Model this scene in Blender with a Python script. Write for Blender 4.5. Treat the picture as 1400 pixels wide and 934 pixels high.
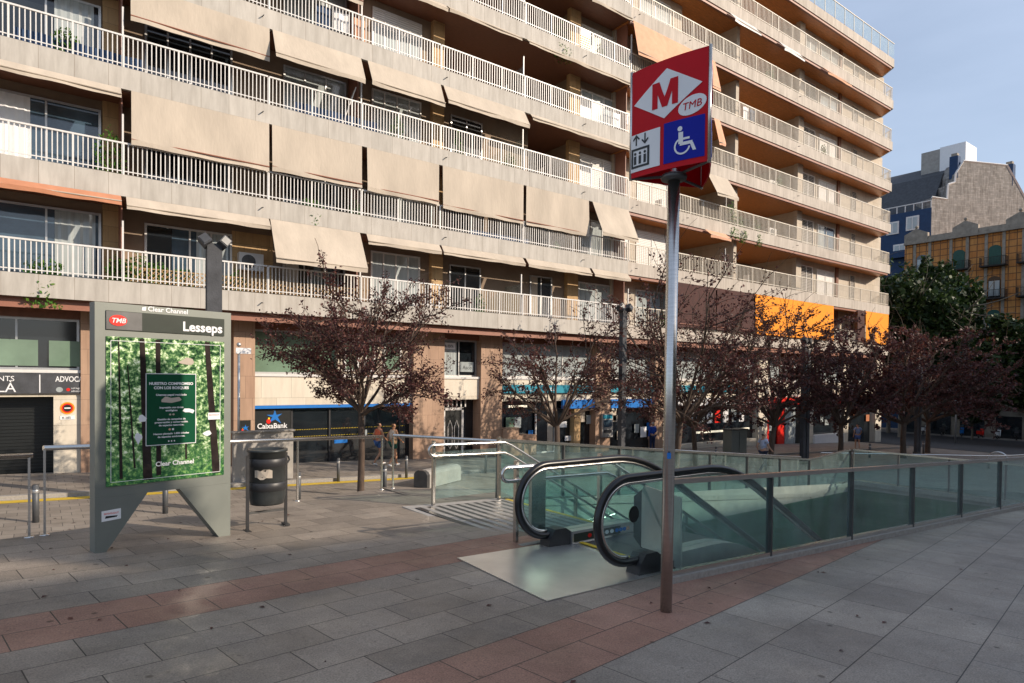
import bpy, bmesh, math, random
from mathutils import Vector, Matrix
from mathutils.geometry import delaunay_2d_cdt
random.seed(7)
R = math.radians
S = bpy.context.scene
COL = S.collection
for o in list(bpy.data.objects): bpy.data.objects.remove(o)

# ------------------------------------------------------------------ camera
TH = math.atan2(1170, 870)            # the long facade runs along +X; the camera looks 53 degrees away from it
CT, ST = math.cos(TH), math.sin(TH)
EYE = 1.7
cd = bpy.data.cameras.new('camera'); cam = bpy.data.objects.new('camera', cd); COL.objects.link(cam)
pit, rol = 0.017, 0.0105
fw = Vector((CT*math.cos(pit), ST*math.cos(pit), -math.sin(pit)))
rt = Vector((ST, -CT, 0)); up = rt.cross(fw)
r2 = rt*math.cos(rol) + up*math.sin(rol); u2 = up*math.cos(rol) - rt*math.sin(rol)
cam.matrix_world = Matrix((( r2.x, u2.x, -fw.x, 0), (r2.y, u2.y, -fw.y, 0), (r2.z, u2.z, -fw.z, EYE), (0, 0, 0, 1)))
cd.sensor_width = 36; cd.lens = 870/1400*36; cd.shift_y = 66/1400
cd.clip_start = 0.05; cd.clip_end = 3000
S.camera = cam
S.render.resolution_x = 1024; S.render.resolution_y = 683

# ------------------------------------------------------------------ light
SUN_DIR = Vector((0.62, -0.78, 0)).normalized(); EL = R(25)
sv = Vector((SUN_DIR.x*math.cos(EL), SUN_DIR.y*math.cos(EL), math.sin(EL)))
sd = bpy.data.lights.new('sun', 'SUN'); so = bpy.data.objects.new('sun', sd); COL.objects.link(so)
sd.energy = 3.8; sd.angle = R(0.55); sd.color = (1.0, 0.855, 0.70)
so.rotation_euler = sv.to_track_quat('Z', 'Y').to_euler()
W = bpy.data.worlds.new('World'); S.world = W; W.use_nodes = True
wn = W.node_tree.nodes; wl = W.node_tree.links
bg = wn['Background']; sky = wn.new('ShaderNodeTexSky'); sky.sky_type = 'NISHITA'; sky.sun_disc = False
sky.sun_elevation = EL; sky.sun_rotation = math.atan2(SUN_DIR.x, SUN_DIR.y); sky.dust_density = 1.4; sky.ozone_density = 1.2
tc = wn.new('ShaderNodeTexCoord'); mp = wn.new('ShaderNodeMapping'); mp.inputs['Scale'].default_value = (1, 1, 3.5)
nz = wn.new('ShaderNodeTexNoise'); nz.inputs['Scale'].default_value = 1.7; nz.inputs['Detail'].default_value = 6; nz.inputs['Roughness'].default_value = .55
rp = wn.new('ShaderNodeValToRGB'); rp.color_ramp.elements[0].position = .25; rp.color_ramp.elements[1].position = .85
rp.color_ramp.elements[1].color = (.62, .62, .62, 1); rp.color_ramp.elements[0].color = (.30, .30, .30, 1)
mx = wn.new('ShaderNodeMixRGB'); mx.inputs[2].default_value = (6.0, 7.0, 8.9, 1)
wl.new(tc.outputs['Generated'], mp.inputs['Vector']); wl.new(mp.outputs[0], nz.inputs['Vector']); wl.new(nz.outputs['Fac'], rp.inputs[0])
wl.new(rp.outputs[0], mx.inputs[0]); wl.new(sky.outputs[0], mx.inputs[1]); wl.new(mx.outputs[0], bg.inputs['Color'])
bg.inputs['Strength'].default_value = 0.10
S.view_settings.view_transform = 'Standard'; S.view_settings.look = 'None'; S.view_settings.gamma = 1
S.view_settings.exposure = 0.43; S.view_settings.use_curve_mapping = False
S.cycles.max_bounces = 8; S.cycles.transparent_max_bounces = 24; S.cycles.caustics_reflective = False; S.cycles.caustics_refractive = False

# ------------------------------------------------------------------ surveying helpers (photo bearings -> real positions)
def bearing(px, py):
    u = (px-700)/870; d = (py-(512+.0108*(px-110)))/870
    return CT+u*ST, ST-u*CT, -d
def XF(px, Y=24.4):                       # where a bearing meets a wall plane parallel to the facade
    x, y, z = bearing(px, 500); return x*Y/y
def XZ(px, py, Y=24.4):
    x, y, z = bearing(px, py); t = Y/y; return x*t, EYE+z*t
def A(X, Y): return -.045*X - .016*Y      # plaza level
def St(X, Y=0): return -1.5 - .031*X      # street level
def onA(px, py):
    x, y, z = bearing(px, py); t = EYE/(-z-.045*x-.016*y); return Vector((x*t, y*t, EYE+z*t))
def onS(px, py):
    x, y, z = bearing(px, py); t = 3.2/(-z-.031*x); return Vector((x*t, y*t, EYE+z*t))

# ------------------------------------------------------------------ materials
def mat(name, col, rough=.6, metal=0, var=.12, scale=3.0, bump=0, spec=.5, col2=None, aniso=None, coat=0):
    m = bpy.data.materials.new(name); m.use_nodes = True
    n = m.node_tree.nodes; l = m.node_tree.links; b = n['Principled BSDF']
    b.inputs['Roughness'].default_value = rough; b.inputs['Metallic'].default_value = metal
    b.inputs['Specular IOR Level'].default_value = spec; b.inputs['Coat Weight'].default_value = coat
    t = n.new('ShaderNodeTexCoord'); z = n.new('ShaderNodeTexNoise')
    z.inputs['Scale'].default_value = scale; z.inputs['Detail'].default_value = 5; z.inputs['Roughness'].default_value = .6
    src = t.outputs['Object']
    if aniso:
        q = n.new('ShaderNodeMapping'); q.inputs['Scale'].default_value = aniso; l.new(src, q.inputs[0]); src = q.outputs[0]
    l.new(src, z.inputs['Vector'])
    r = n.new('ShaderNodeValToRGB'); r.color_ramp.elements[0].position = .3; r.color_ramp.elements[1].position = .7
    a = [max(0, c*(1-var)) for c in col]; c2 = col2 if col2 else [min(1, c*(1+var)) for c in col]
    r.color_ramp.elements[0].color = (*a, 1); r.color_ramp.elements[1].color = (*c2, 1)
    l.new(z.outputs['Fac'], r.inputs[0]); l.new(r.outputs[0], b.inputs['Base Color'])
    if bump:
        bu = n.new('ShaderNodeBump'); bu.inputs['Strength'].default_value = bump; bu.inputs['Distance'].default_value = .02
        z2 = n.new('ShaderNodeTexNoise'); z2.inputs['Scale'].default_value = scale*9; z2.inputs['Detail'].default_value = 4
        l.new(src, z2.inputs['Vector']); l.new(z2.outputs['Fac'], bu.inputs['Height']); l.new(bu.outputs[0], b.inputs['Normal'])
    m['out'] = 1
    return m
def jointed(name, c1, c2, mortar, bw, rh, ms, plane='xz', rough=.7, stain=.25, off=.5, bump=.3, rot=0, shift=(0, 0)):
    """stone or tile cladding: joints from a brick texture, tile to tile tone, vertical weather stains"""
    m = bpy.data.materials.new(name); m.use_nodes = True
    n = m.node_tree.nodes; l = m.node_tree.links; b = n['Principled BSDF']; b.inputs['Roughness'].default_value = rough
    t = n.new('ShaderNodeTexCoord'); sx = n.new('ShaderNodeSeparateXYZ'); cx = n.new('ShaderNodeCombineXYZ')
    l.new(t.outputs['Object'], sx.inputs[0])
    a, c = {'xz': (0, 2), 'yz': (1, 2), 'xy': (0, 1)}[plane]
    l.new(sx.outputs[a], cx.inputs[0]); l.new(sx.outputs[c], cx.inputs[1])
    mp = n.new('ShaderNodeMapping'); mp.inputs['Rotation'].default_value = (0, 0, rot); mp.inputs['Location'].default_value = (shift[0], shift[1], 0)
    l.new(cx.outputs[0], mp.inputs[0])
    k = n.new('ShaderNodeTexBrick'); k.offset = off; k.inputs['Scale'].default_value = 1
    k.inputs['Brick Width'].default_value = bw; k.inputs['Row Height'].default_value = rh; k.inputs['Mortar Size'].default_value = ms
    k.inputs['Mortar Smooth'].default_value = .1; k.inputs['Bias'].default_value = 0
    k.inputs['Color1'].default_value = (*c1, 1); k.inputs['Color2'].default_value = (*c2, 1); k.inputs['Mortar'].default_value = (*mortar, 1)
    l.new(mp.outputs[0], k.inputs['Vector'])
    q = n.new('ShaderNodeMapping'); q.inputs['Scale'].default_value = (3, 3, .5) if plane != 'xy' else (1, 1, 1)
    z = n.new('ShaderNodeTexNoise'); z.inputs['Scale'].default_value = 1.3; z.inputs['Detail'].default_value = 7; z.inputs['Roughness'].default_value = .65
    l.new(t.outputs['Object'], q.inputs[0]); l.new(q.outputs[0], z.inputs['Vector'])
    r = n.new('ShaderNodeValToRGB'); r.color_ramp.elements[0].position = .3; r.color_ramp.elements[1].position = .62
    r.color_ramp.elements[0].color = (1-stain, 1-stain*1.05, 1-stain*1.1, 1); r.color_ramp.elements[1].color = (1, 1, 1, 1)
    l.new(z.outputs['Fac'], r.inputs[0])
    x = n.new('ShaderNodeMixRGB'); x.blend_type = 'MULTIPLY'; x.inputs[0].default_value = 1
    l.new(k.outputs['Color'], x.inputs[1]); l.new(r.outputs[0], x.inputs[2]); l.new(x.outputs[0], b.inputs['Base Color'])
    bu = n.new('ShaderNodeBump'); bu.inputs['Strength'].default_value = bump; bu.inputs['Distance'].default_value = .01; bu.invert = True
    l.new(k.outputs['Fac'], bu.inputs['Height']); l.new(bu.outputs[0], b.inputs['Normal'])
    return m
def glassmat(name, tint, dirt=.15, dirtcol=(.55, .62, .58), refl=.5):
    m = bpy.data.materials.new(name); m.use_nodes = True
    n = m.node_tree.nodes; l = m.node_tree.links
    for q in list(n):
        if q.type != 'OUTPUT_MATERIAL': n.remove(q)
    o = [q for q in n if q.type == 'OUTPUT_MATERIAL'][0]
    tr = n.new('ShaderNodeBsdfTransparent'); tr.inputs[0].default_value = (*tint, 1)
    gl = n.new('ShaderNodeBsdfGlossy'); gl.inputs['Roughness'].default_value = .03; gl.inputs['Color'].default_value = (.9, .95, .95, 1)
    df = n.new('ShaderNodeBsdfDiffuse'); df.inputs[0].default_value = (*dirtcol, 1)
    fr = n.new('ShaderNodeFresnel'); fr.inputs[0].default_value = 1.45
    mu = n.new('ShaderNodeMath'); mu.operation = 'MULTIPLY'; mu.inputs[1].default_value = refl*2; ge = n.new('ShaderNodeNewGeometry'); fb = n.new('ShaderNodeMath'); fb.operation = 'SUBTRACT'; fb.inputs[0].default_value = 1; l.new(ge.outputs['Backfacing'], fb.inputs[1]); fm = n.new('ShaderNodeMath'); fm.operation = 'MULTIPLY'; l.new(fr.outputs[0], fm.inputs[0]); l.new(fb.outputs[0], fm.inputs[1]); l.new(fm.outputs[0], mu.inputs[0])
    m1 = n.new('ShaderNodeMixShader'); l.new(mu.outputs[0], m1.inputs[0]); l.new(tr.outputs[0], m1.inputs[1]); l.new(gl.outputs[0], m1.inputs[2])
    t = n.new('ShaderNodeTexCoord'); q = n.new('ShaderNodeMapping'); q.inputs['Scale'].default_value = (1.6, 1.6, .8)
    z = n.new('ShaderNodeTexNoise'); z.inputs['Scale'].default_value = 2.2; z.inputs['Detail'].default_value = 8; z.inputs['Roughness'].default_value = .7
    l.new(t.outputs['Object'], q.inputs[0]); l.new(q.outputs[0], z.inputs['Vector'])
    r = n.new('ShaderNodeMapRange'); r.inputs['From Min'].default_value = .35; r.inputs['From Max'].default_value = .75
    r.inputs['To Min'].default_value = dirt*.35; r.inputs['To Max'].default_value = dirt*1.8; l.new(z.outputs['Fac'], r.inputs['Value'])
    m2 = n.new('ShaderNodeMixShader'); l.new(r.outputs[0], m2.inputs[0]); l.new(m1.outputs[0], m2.inputs[1]); l.new(df.outputs[0], m2.inputs[2])
    l.new(m2.outputs[0], o.inputs['Surface'])
    return m
def paving(name):
    m = bpy.data.materials.new(name); m.use_nodes = True
    n = m.node_tree.nodes; l = m.node_tree.links; b = n['Principled BSDF']
    t = n.new('ShaderNodeTexCoord'); mp = n.new('ShaderNodeMapping'); mp.vector_type = 'POINT'
    mp.inputs['Rotation'].default_value = (0, 0, R(-9)); mp.inputs['Location'].default_value = (0, -.225, 0)
    l.new(t.outputs['Object'], mp.inputs[0])
    def brick(bw, rh, c1, c2):
        k = n.new('ShaderNodeTexBrick'); k.inputs['Scale'].default_value = 1; k.inputs['Brick Width'].default_value = bw
        k.inputs['Row Height'].default_value = rh; k.inputs['Mortar Size'].default_value = .0045; k.inputs['Mortar Smooth'].default_value = .25
        k.inputs['Color1'].default_value = (*c1, 1); k.inputs['Color2'].default_value = (*c2, 1); k.inputs['Mortar'].default_value = (.035, .03, .028, 1)
        l.new(mp.outputs[0], k.inputs['Vector']); return k
    g = brick(.66, .375, (.225, .195, .165), (.325, .28, .235))
    p = brick(.66, .375, (.285, .155, .115), (.33, .19, .145))
    w = brick(.85, .5625, (.25, .225, .20), (.32, .29, .255))
    s = n.new('ShaderNodeSeparateXYZ'); l.new(mp.outputs[0], s.inputs[0])
    def step(v, lo=True):
        q = n.new('ShaderNodeMath'); q.operation = 'GREATER_THAN' if lo else 'LESS_THAN'; q.inputs[1].default_value = v
        l.new(s.outputs['Y'], q.inputs[0]); return q
    def mul(a, c, op='MULTIPLY'):
        q = n.new('ShaderNodeMath'); q.operation = op; l.new(a.outputs[0], q.inputs[0]); l.new(c.outputs[0], q.inputs[1]); return q
    b1 = mul(step(4.875), step(5.625, False)); b2 = mul(step(2.25), step(3.0, False)); band = mul(b1, b2, 'ADD'); south = step(2.25, False)
    def mix(f, a, c, mode='MIX', fv=None):
        q = n.new('ShaderNodeMixRGB'); q.blend_type = mode
        if f is not None: l.new(f, q.inputs[0])
        else: q.inputs[0].default_value = fv
        l.new(a, q.inputs[1]); l.new(c, q.inputs[2]); return q.outputs[0]
    c = mix(band.outputs[0], g.outputs['Color'], p.outputs['Color']); c = mix(south.outputs[0], c, w.outputs['Color'])
    def noise(sc, d, lo, hi, ca, cb):
        z = n.new('ShaderNodeTexNoise'); z.inputs['Scale'].default_value = sc; z.inputs['Detail'].default_value = d; z.inputs['Roughness'].default_value = .65
        l.new(t.outputs['Object'], z.inputs['Vector']); r = n.new('ShaderNodeValToRGB')
        r.color_ramp.elements[0].position = lo; r.color_ramp.elements[1].position = hi
        r.color_ramp.elements[0].color = (*ca, 1); r.color_ramp.elements[1].color = (*cb, 1); l.new(z.outputs['Fac'], r.inputs[0]); return r.outputs[0]
    c = mix(None, c, noise(.9, 6, .3, .7, (.60, .575, .55), (1.18, 1.15, 1.1)), 'MULTIPLY', 1)
    c = mix(None, c, noise(90, 3, .3, .7, (.6, .6, .6), (1.35, 1.35, 1.35)), 'MULTIPLY', 1)
    # trodden chewing gum and oil spots
    v = n.new('ShaderNodeTexVoronoi'); v.inputs['Scale'].default_value = 3.1; l.new(t.outputs['Object'], v.inputs['Vector'])
    r = n.new('ShaderNodeValToRGB'); r.color_ramp.elements[0].position = .055; r.color_ramp.elements[1].position = .085
    r.color_ramp.elements[0].color = (.38, .36, .34, 1); r.color_ramp.elements[1].color = (1, 1, 1, 1); l.new(v.outputs['Distance'], r.inputs[0])
    c = mix(None, c, r.outputs[0], 'MULTIPLY', 1)
    v = n.new('ShaderNodeTexVoronoi'); v.inputs['Scale'].default_value = 8.5; l.new(t.outputs['Object'], v.inputs['Vector'])
    r = n.new('ShaderNodeValToRGB'); r.color_ramp.elements[0].position = .045; r.color_ramp.elements[1].position = .11
    r.color_ramp.elements[0].color = (.62, .6, .58, 1); r.color_ramp.elements[1].color = (1, 1, 1, 1); l.new(v.outputs['Distance'], r.inputs[0])
    c = mix(None, c, r.outputs[0], 'MULTIPLY', 1)
    l.new(c, b.inputs['Base Color'])
    ro = noise(2.2, 5, .3, .7, (.42,)*3, (.70,)*3); l.new(ro, b.inputs['Roughness'])
    bu = n.new('ShaderNodeBump'); bu.inputs['Strength'].default_value = .5; bu.inputs['Distance'].default_value = .004; bu.invert = True
    l.new(g.outputs['Fac'], bu.inputs['Height'])
    z = n.new('ShaderNodeTexNoise'); z.inputs['Scale'].default_value = 120; l.new(t.outputs['Object'], z.inputs['Vector'])
    b2_ = n.new('ShaderNodeBump'); b2_.inputs['Strength'].default_value = .25; b2_.inputs['Distance'].default_value = .003
    l.new(z.outputs['Fac'], b2_.inputs['Height']); l.new(bu.outputs[0], b2_.inputs['Normal']); l.new(b2_.outputs[0], b.inputs['Normal'])
    return m
def leafmat(name, c1, c2, c3, trans=.3):
    m = bpy.data.materials.new(name); m.use_nodes = True
    n = m.node_tree.nodes; l = m.node_tree.links; b = n['Principled BSDF']; b.inputs['Roughness'].default_value = .5
    b.inputs['Specular IOR Level'].default_value = .35
    g = n.new('ShaderNodeNewGeometry'); r = n.new('ShaderNodeValToRGB')
    r.color_ramp.elements[0].color = (*c1, 1); r.color_ramp.elements[1].color = (*c3, 1); e = r.color_ramp.elements.new(.5); e.color = (*c2, 1)
    l.new(g.outputs['Random Per Island'], r.inputs[0]); l.new(r.outputs[0], b.inputs['Base Color'])
    o = [q for q in n if q.type == 'OUTPUT_MATERIAL'][0]
    ts = n.new('ShaderNodeBsdfTranslucent'); l.new(r.outputs[0], ts.inputs[0]); mx_ = n.new('ShaderNodeMixShader'); mx_.inputs[0].default_value = trans
    l.new(b.outputs[0], mx_.inputs[1]); l.new(ts.outputs[0], mx_.inputs[2]); l.new(mx_.outputs[0], o.inputs['Surface'])
    return m
M = dict(
 pave=paving('granite_paving'),
 street=jointed('street_paving', (.25, .215, .18), (.31, .27, .225), (.06, .055, .05), .4, .4, .006, 'xy', .7, .3),
 asphalt=mat('asphalt', (.05, .05, .052), .85, 0, .25, 8, .4),
 kerb=mat('granite_kerb', (.32, .30, .27), .75, 0, .2, 20),
 yellow=mat('yellow_paint', (.62, .42, .03), .6, 0, .2, 12),
 fascia=jointed('pale_stone_fascia', (.48, .45, .40), (.53, .495, .44), (.30, .26, .21), .86, 4.0, .007, 'xz', .75, .27, 0),
 fasciaR=jointed('greyer_stone_fascia', (.50, .445, .38), (.56, .50, .43), (.30, .27, .23), .95, 4.0, .006, 'xz', .8, .28, 0),
 stone=jointed('beige_stone_wall', (.50, .43, .34), (.58, .50, .40), (.32, .27, .20), .9, .45, .006, 'xz', .8, .14),
 ochre=jointed('ochre_stone_pier', (.52, .33, .15), (.60, .40, .20), (.3, .2, .1), .6, .5, .006, 'xz', .75, .2),
 brownst=jointed('brown_stone_pier', (.40, .25, .165), (.46, .30, .20), (.22, .14, .09), .5, .8, .006, 'xz', .6, .25),
 cream=jointed('cream_stone_band', (.66, .59, .47), (.73, .66, .54), (.4, .35, .27), 1.1, .8, .006, 'xz', .7, .15),
 plaster=mat('plaster', (.27, .20, .14), .85, 0, .1, 2),
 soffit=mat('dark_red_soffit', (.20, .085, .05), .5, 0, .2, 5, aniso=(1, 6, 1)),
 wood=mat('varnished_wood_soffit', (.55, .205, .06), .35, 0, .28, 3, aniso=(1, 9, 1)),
 fasbrown=mat('red_brown_metal', (.30, .13, .085), .5, 0, .1, 4),
 white=mat('white_enamel', (.70, .68, .65), .4, 0, .06, 6),
 creamrail=mat('cream_enamel', (.66, .60, .50), .45, 0, .08, 6),
 awning=mat('beige_canvas', (.50, .43, .345), .85, 0, .13, 1.3, bump=.35, aniso=(1, 1, .3)),
 awning2=mat('rust_canvas', (.50, .22, .12), .85, 0, .1, 3),
 awning3=mat('salmon_canvas', (.70, .38, .24), .85, 0, .1, 3),
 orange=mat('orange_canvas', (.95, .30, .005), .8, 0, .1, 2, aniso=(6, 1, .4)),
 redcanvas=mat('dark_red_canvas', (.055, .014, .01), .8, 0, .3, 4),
 alu=mat('aluminium', (.55, .55, .54), .4, .8, .08, 5),
 pane=mat('window_glass', (.05, .085, .12), .06, 0, .5, .7, spec=1),
 paned=mat('dark_window_glass', (.012, .016, .02), .06, 0, .3, 1, spec=.9),
 panegreen=mat('greenish_window_glass', (.16, .24, .17), .1, 0, .25, .6, spec=.8),
 panepale=mat('curtained_window_glass', (.38, .42, .42), .12, 0, .2, 1.2, spec=.8, aniso=(5, 1, .3)),
 shutter=jointed('white_roller_shutter', (.78, .76, .72), (.82, .80, .77), (.45, .43, .40), 8, .09, .012, 'xz', .6, .06, 0),
 louver=jointed('louvre', (.50, .46, .40), (.55, .50, .44), (.05, .04, .035), 8, .11, .04, 'xz', .6, .06, 0),
 steel=mat('brushed_stainless', (.62, .60, .57), .26, 1, .1, 5, aniso=(1, 1, 12)),
 steel2=mat('worn_stainless_plate', (.74, .725, .70), .33, .85, .10, 2.5, bump=.03),
 darkst=mat('dark_steel', (.10, .10, .10), .45, .6, .2, 5),
 black=mat('black_rubber', (.012, .012, .013), .3, 0, .3, 5),
 blackp=mat('black_plastic', (.03, .03, .032), .45, 0, .3, 5),
 glass=glassmat('greenish_glass', (.83, .94, .93), .07, (.50, .64, .63), .6),
 glass2=glassmat('clearer_glass', (.92, .96, .95), .10, (.66, .70, .68), .3),
 green=mat('green_wall_tiles', (.025, .10, .05), .4, 0, .35, 1.2, col2=(.045, .16, .08)),
 concrete=mat('concrete', (.36, .34, .31), .85, 0, .15, 3, .3),
 bbgrey=mat('grey_green_metal', (.20, .215, .19), .45, .2, .06, 3),
 charcoal=mat('charcoal_panel', (.035, .045, .035), .3, 0, .2, 3),
 red=mat('sign_red', (.56, .004, .012), .5, 0, .05, 3, spec=.2),
 ovalred=mat('oval_red', (.75, .02, .01), .35, 0, .05, 3),
 signwhite=mat('sign_white', (.82, .82, .82), .35, 0, .04, 3),
 blue=mat('sign_blue', (.004, .012, .32), .5, 0, .05, 3, spec=.2),
 bankblue=mat('bank_blue', (.01, .17, .55), .4, 0, .08, 3),
 teal=mat('teal_sign', (.01, .26, .36), .45, 0, .08, 3),
 ink=mat('black_ink', (.01, .012, .012), .4, 0, .1, 3),
 yel=mat('yellow_dot', (.8, .55, .02), .4),
 bark=mat('brown_bark', (.085, .058, .042), .9, 0, .3, 12, .5, aniso=(1, 1, .3)),
 barkg=mat('grey_bark', (.16, .14, .11), .9, 0, .3, 8, .5, aniso=(1, 1, .3)),
 plum=leafmat('plum_leaves', (.045, .016, .018), (.085, .030, .030), (.18, .075, .058), .3),
 leaf=leafmat('green_leaves', (.012, .028, .008), (.028, .055, .014), (.052, .09, .022), .2),
 potleaf=leafmat('pot_plant_leaves', (.035, .11, .015), (.08, .22, .03), (.18, .32, .05), .4),
 terra=mat('terracotta', (.42, .15, .06), .8, 0, .2, 8),
 skin=mat('skin', (.52, .30, .20), .5, 0, .06, 8),
 orst=jointed('orange_glazed_tile', (.56, .215, .05), (.64, .29, .08), (.20, .09, .035), .75, .75, .05, 'yz', .8, .3, 0),
 oldst=mat('old_grey_stone', (.30, .26, .21), .85, 0, .25, 2, .4),
 shutgreen=mat('green_shutters', (.015, .075, .055), .6, 0, .2, 4),
 iron=mat('black_iron', (.015, .016, .017), .5, .3, .2, 4),
 bluew=mat('deep_blue_render', (.018, .05, .12), .8, 0, .15, 2),
 gable=jointed('weathered_gable_brick', (.24, .225, .21), (.36, .335, .31), (.24, .215, .195), .6, .25, .02, 'xz', .9, .5),
 slate=mat('slate_roof', (.055, .058, .065), .75, 0, .3, 3, .3),
 glow=mat('shop_glow', (.9, .85, .7), .5),
 behind=jointed('plaza_building_wall', (.48, .42, .34), (.52, .46, .38), (.3, .26, .2), 1.2, .6, .01, 'xz', .8, .2),
)

_b = M['glow'].node_tree.nodes['Principled BSDF']; _b.inputs['Emission Color'].default_value = (1, .88, .65, 1); _b.inputs['Emission Strength'].default_value = .5
# ------------------------------------------------------------------ mesh helpers
def woff(p):
    v = Vector()
    while p: v += Vector(p.location); p = p.parent
    return v
class MB:
    def __init__(s): s.v = []; s.f = []; s.smooth = []
    def add(s, vs, fs, sm=False):
        k = len(s.v); s.v += [tuple(v) for v in vs]; s.f += [tuple(i+k for i in f) for f in fs]; s.smooth += [sm]*len(fs); return s
    def box(s, x0, x1, y0, y1, z0, z1, T=None):
        vs = [Vector(p) for p in ((x0,y0,z0),(x1,y0,z0),(x1,y1,z0),(x0,y1,z0),(x0,y0,z1),(x1,y0,z1),(x1,y1,z1),(x0,y1,z1))]
        if T: vs = [T @ v for v in vs]
        return s.add(vs, [(0,3,2,1),(4,5,6,7),(0,1,5,4),(1,2,6,5),(2,3,7,6),(3,0,4,7)])
    def prism(s, poly, d, T=None):               # poly: 3D points of one face; d: extrusion vector
        n = len(poly); a = [Vector(p) for p in poly]; b = [p+Vector(d) for p in a]; vs = a+b
        if T: vs = [T @ v for v in vs]
        nrm = sum(((a[i]-a[0]).cross(a[(i+1) % n]-a[0]) for i in range(1, n-1)), Vector())
        fl = nrm.dot(Vector(d)) > 0
        fs = [tuple(range(n)), tuple(range(2*n-1, n-1, -1))] + [(i, i+n, (i+1) % n+n, (i+1) % n) for i in range(n)]
        if fl: fs = [tuple(reversed(f)) for f in fs]
        return s.add(vs, fs)
    def tube(s, pts, r, n=10, closed=False, cap=True, sx=1.0):
        pts = [Vector(p) for p in pts]; m = len(pts); rr = r if isinstance(r, (list, tuple)) else [r]*m
        vs = []; fs = []; ref = None
        for i, p in enumerate(pts):
            a = pts[(i-1) % m] if (i > 0 or closed) else p; b = pts[(i+1) % m] if (i < m-1 or closed) else p
            t = (b-a).normalized()
            if ref is None: ref = Vector((0, 0, 1)) if abs(t.z) < .9 else Vector((0, 1, 0))
            e = t.cross(ref)
            if e.length < 1e-4: e = t.orthogonal()
            e.normalize(); f = e.cross(t).normalized(); ref = f
            for j in range(n):
                q = 2*math.pi*j/n; vs.append(p + (e*math.cos(q)*sx + f*math.sin(q))*rr[i])
        for i in range(m if closed else m-1):
            for j in range(n):
                a, b = i*n+j, i*n+(j+1) % n; c, d = ((i+1) % m)*n+(j+1) % n, ((i+1) % m)*n+j
                fs.append((a, b, c, d))
        s.add(vs, fs, n > 6)
        if cap and not closed:
            k = len(s.v)-len(vs); s.f.append(tuple(k+j for j in range(n-1, -1, -1))); s.smooth.append(False)
            s.f.append(tuple(k+(m-1)*n+j for j in range(n))); s.smooth.append(False)
        return s
    def lathe(s, prof, c=(0, 0, 0), n=24):
        c = Vector(c); vs = []; fs = []; m = len(prof)
        for r, z in prof:
            for j in range(n): q = 2*math.pi*j/n; vs.append(c+Vector((r*math.cos(q), r*math.sin(q), z)))
        for i in range(m-1):
            for j in range(n): fs.append((i*n+j, i*n+(j+1) % n, (i+1)*n+(j+1) % n, (i+1)*n+j))
        return s.add(vs, fs, True)
    def ball(s, c, r, sc=(1, 1, 1), n=12, m=8):
        prof = [(max(1e-4, r*math.sin(math.pi*i/m)), -r*math.cos(math.pi*i/m)) for i in range(m+1)]
        k = len(s.v); s.lathe(prof, (0, 0, 0), n)
        for i in range(k, len(s.v)): x, y, z = s.v[i]; s.v[i] = (c[0]+x*sc[0], c[1]+y*sc[1], c[2]+z*sc[2])
        return s
    def build(s, name, m, parent=None, local=False):
        me = bpy.data.meshes.new(name); vs = s.v
        if parent is not None and not local:
            off = woff(parent)
            if off.length: vs = [tuple(Vector(v)-off) for v in vs]
        me.from_pydata(vs, [], s.f); me.materials.append(m)
        me.polygons.foreach_set('use_smooth', s.smooth); me.update()
        o = bpy.data.objects.new(name, me); COL.objects.link(o)
        if parent is not None: o.parent = parent
        return o
def tag(o, label=None, cat=None, group=None, kind=None):
    if label: o['label'] = label
    if cat: o['category'] = cat
    if group: o['group'] = group
    if kind: o['kind'] = kind
    return o
def thing(name, loc, label, cat, group=None):
    o = bpy.data.objects.new(name, None); o.location = loc; o.empty_display_size = .2; COL.objects.link(o); return tag(o, label, cat, group)
def dup(root, loc, rz, label, group=None, scale=None):
    c = root.copy(); COL.objects.link(c); c.location = loc; c.rotation_euler = (0, 0, rz); c['label'] = label
    if group: c['group'] = group
    if scale: c.scale = scale
    for ch in list(root.children):
        q = ch.copy(); COL.objects.link(q); q.parent = c
        for g in list(ch.children):
            h = g.copy(); COL.objects.link(h); h.parent = q
    return c
def lettering(txt, size, m, parent, org, rv=(1, 0, 0), uv=(0, 0, 1), ext=.002, bold=0, shear=0, sx=1, align='LEFT', name='lettering'):
    cu = bpy.data.curves.new('t', 'FONT'); cu.body = txt; cu.size = size; cu.extrude = ext; cu.offset = bold; cu.shear = shear
    cu.align_x = align; cu.resolution_u = 3
    o = bpy.data.objects.new('t', cu); COL.objects.link(o)
    bpy.context.view_layer.update()
    me = bpy.data.meshes.new_from_object(o.evaluated_get(bpy.context.evaluated_depsgraph_get()))
    bpy.data.objects.remove(o); bpy.data.curves.remove(cu)
    rv = Vector(rv).normalized(); uv = Vector(uv).normalized(); nv = rv.cross(uv); org = Vector(org)
    off = woff(parent)
    for v in me.vertices: c = v.co.copy(); v.co = org + rv*c.x*sx + uv*c.y + nv*c.z - off
    me.materials.clear(); me.materials.append(m); me.name = name
    q = bpy.data.objects.new(name, me); COL.objects.link(q); q.parent = parent; return q
def disc(c, rx, rz, m, parent, name, rv=(1, 0, 0), uv=(0, 0, 1), d=.003, n=28):
    rv = Vector(rv).normalized(); uv = Vector(uv).normalized(); nv = rv.cross(uv); c = Vector(c)
    pts = [c+rv*rx*math.cos(2*math.pi*i/n)+uv*rz*math.sin(2*math.pi*i/n) for i in range(n)]
    return MB().prism(pts, nv*d).build(name, m, parent)
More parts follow.
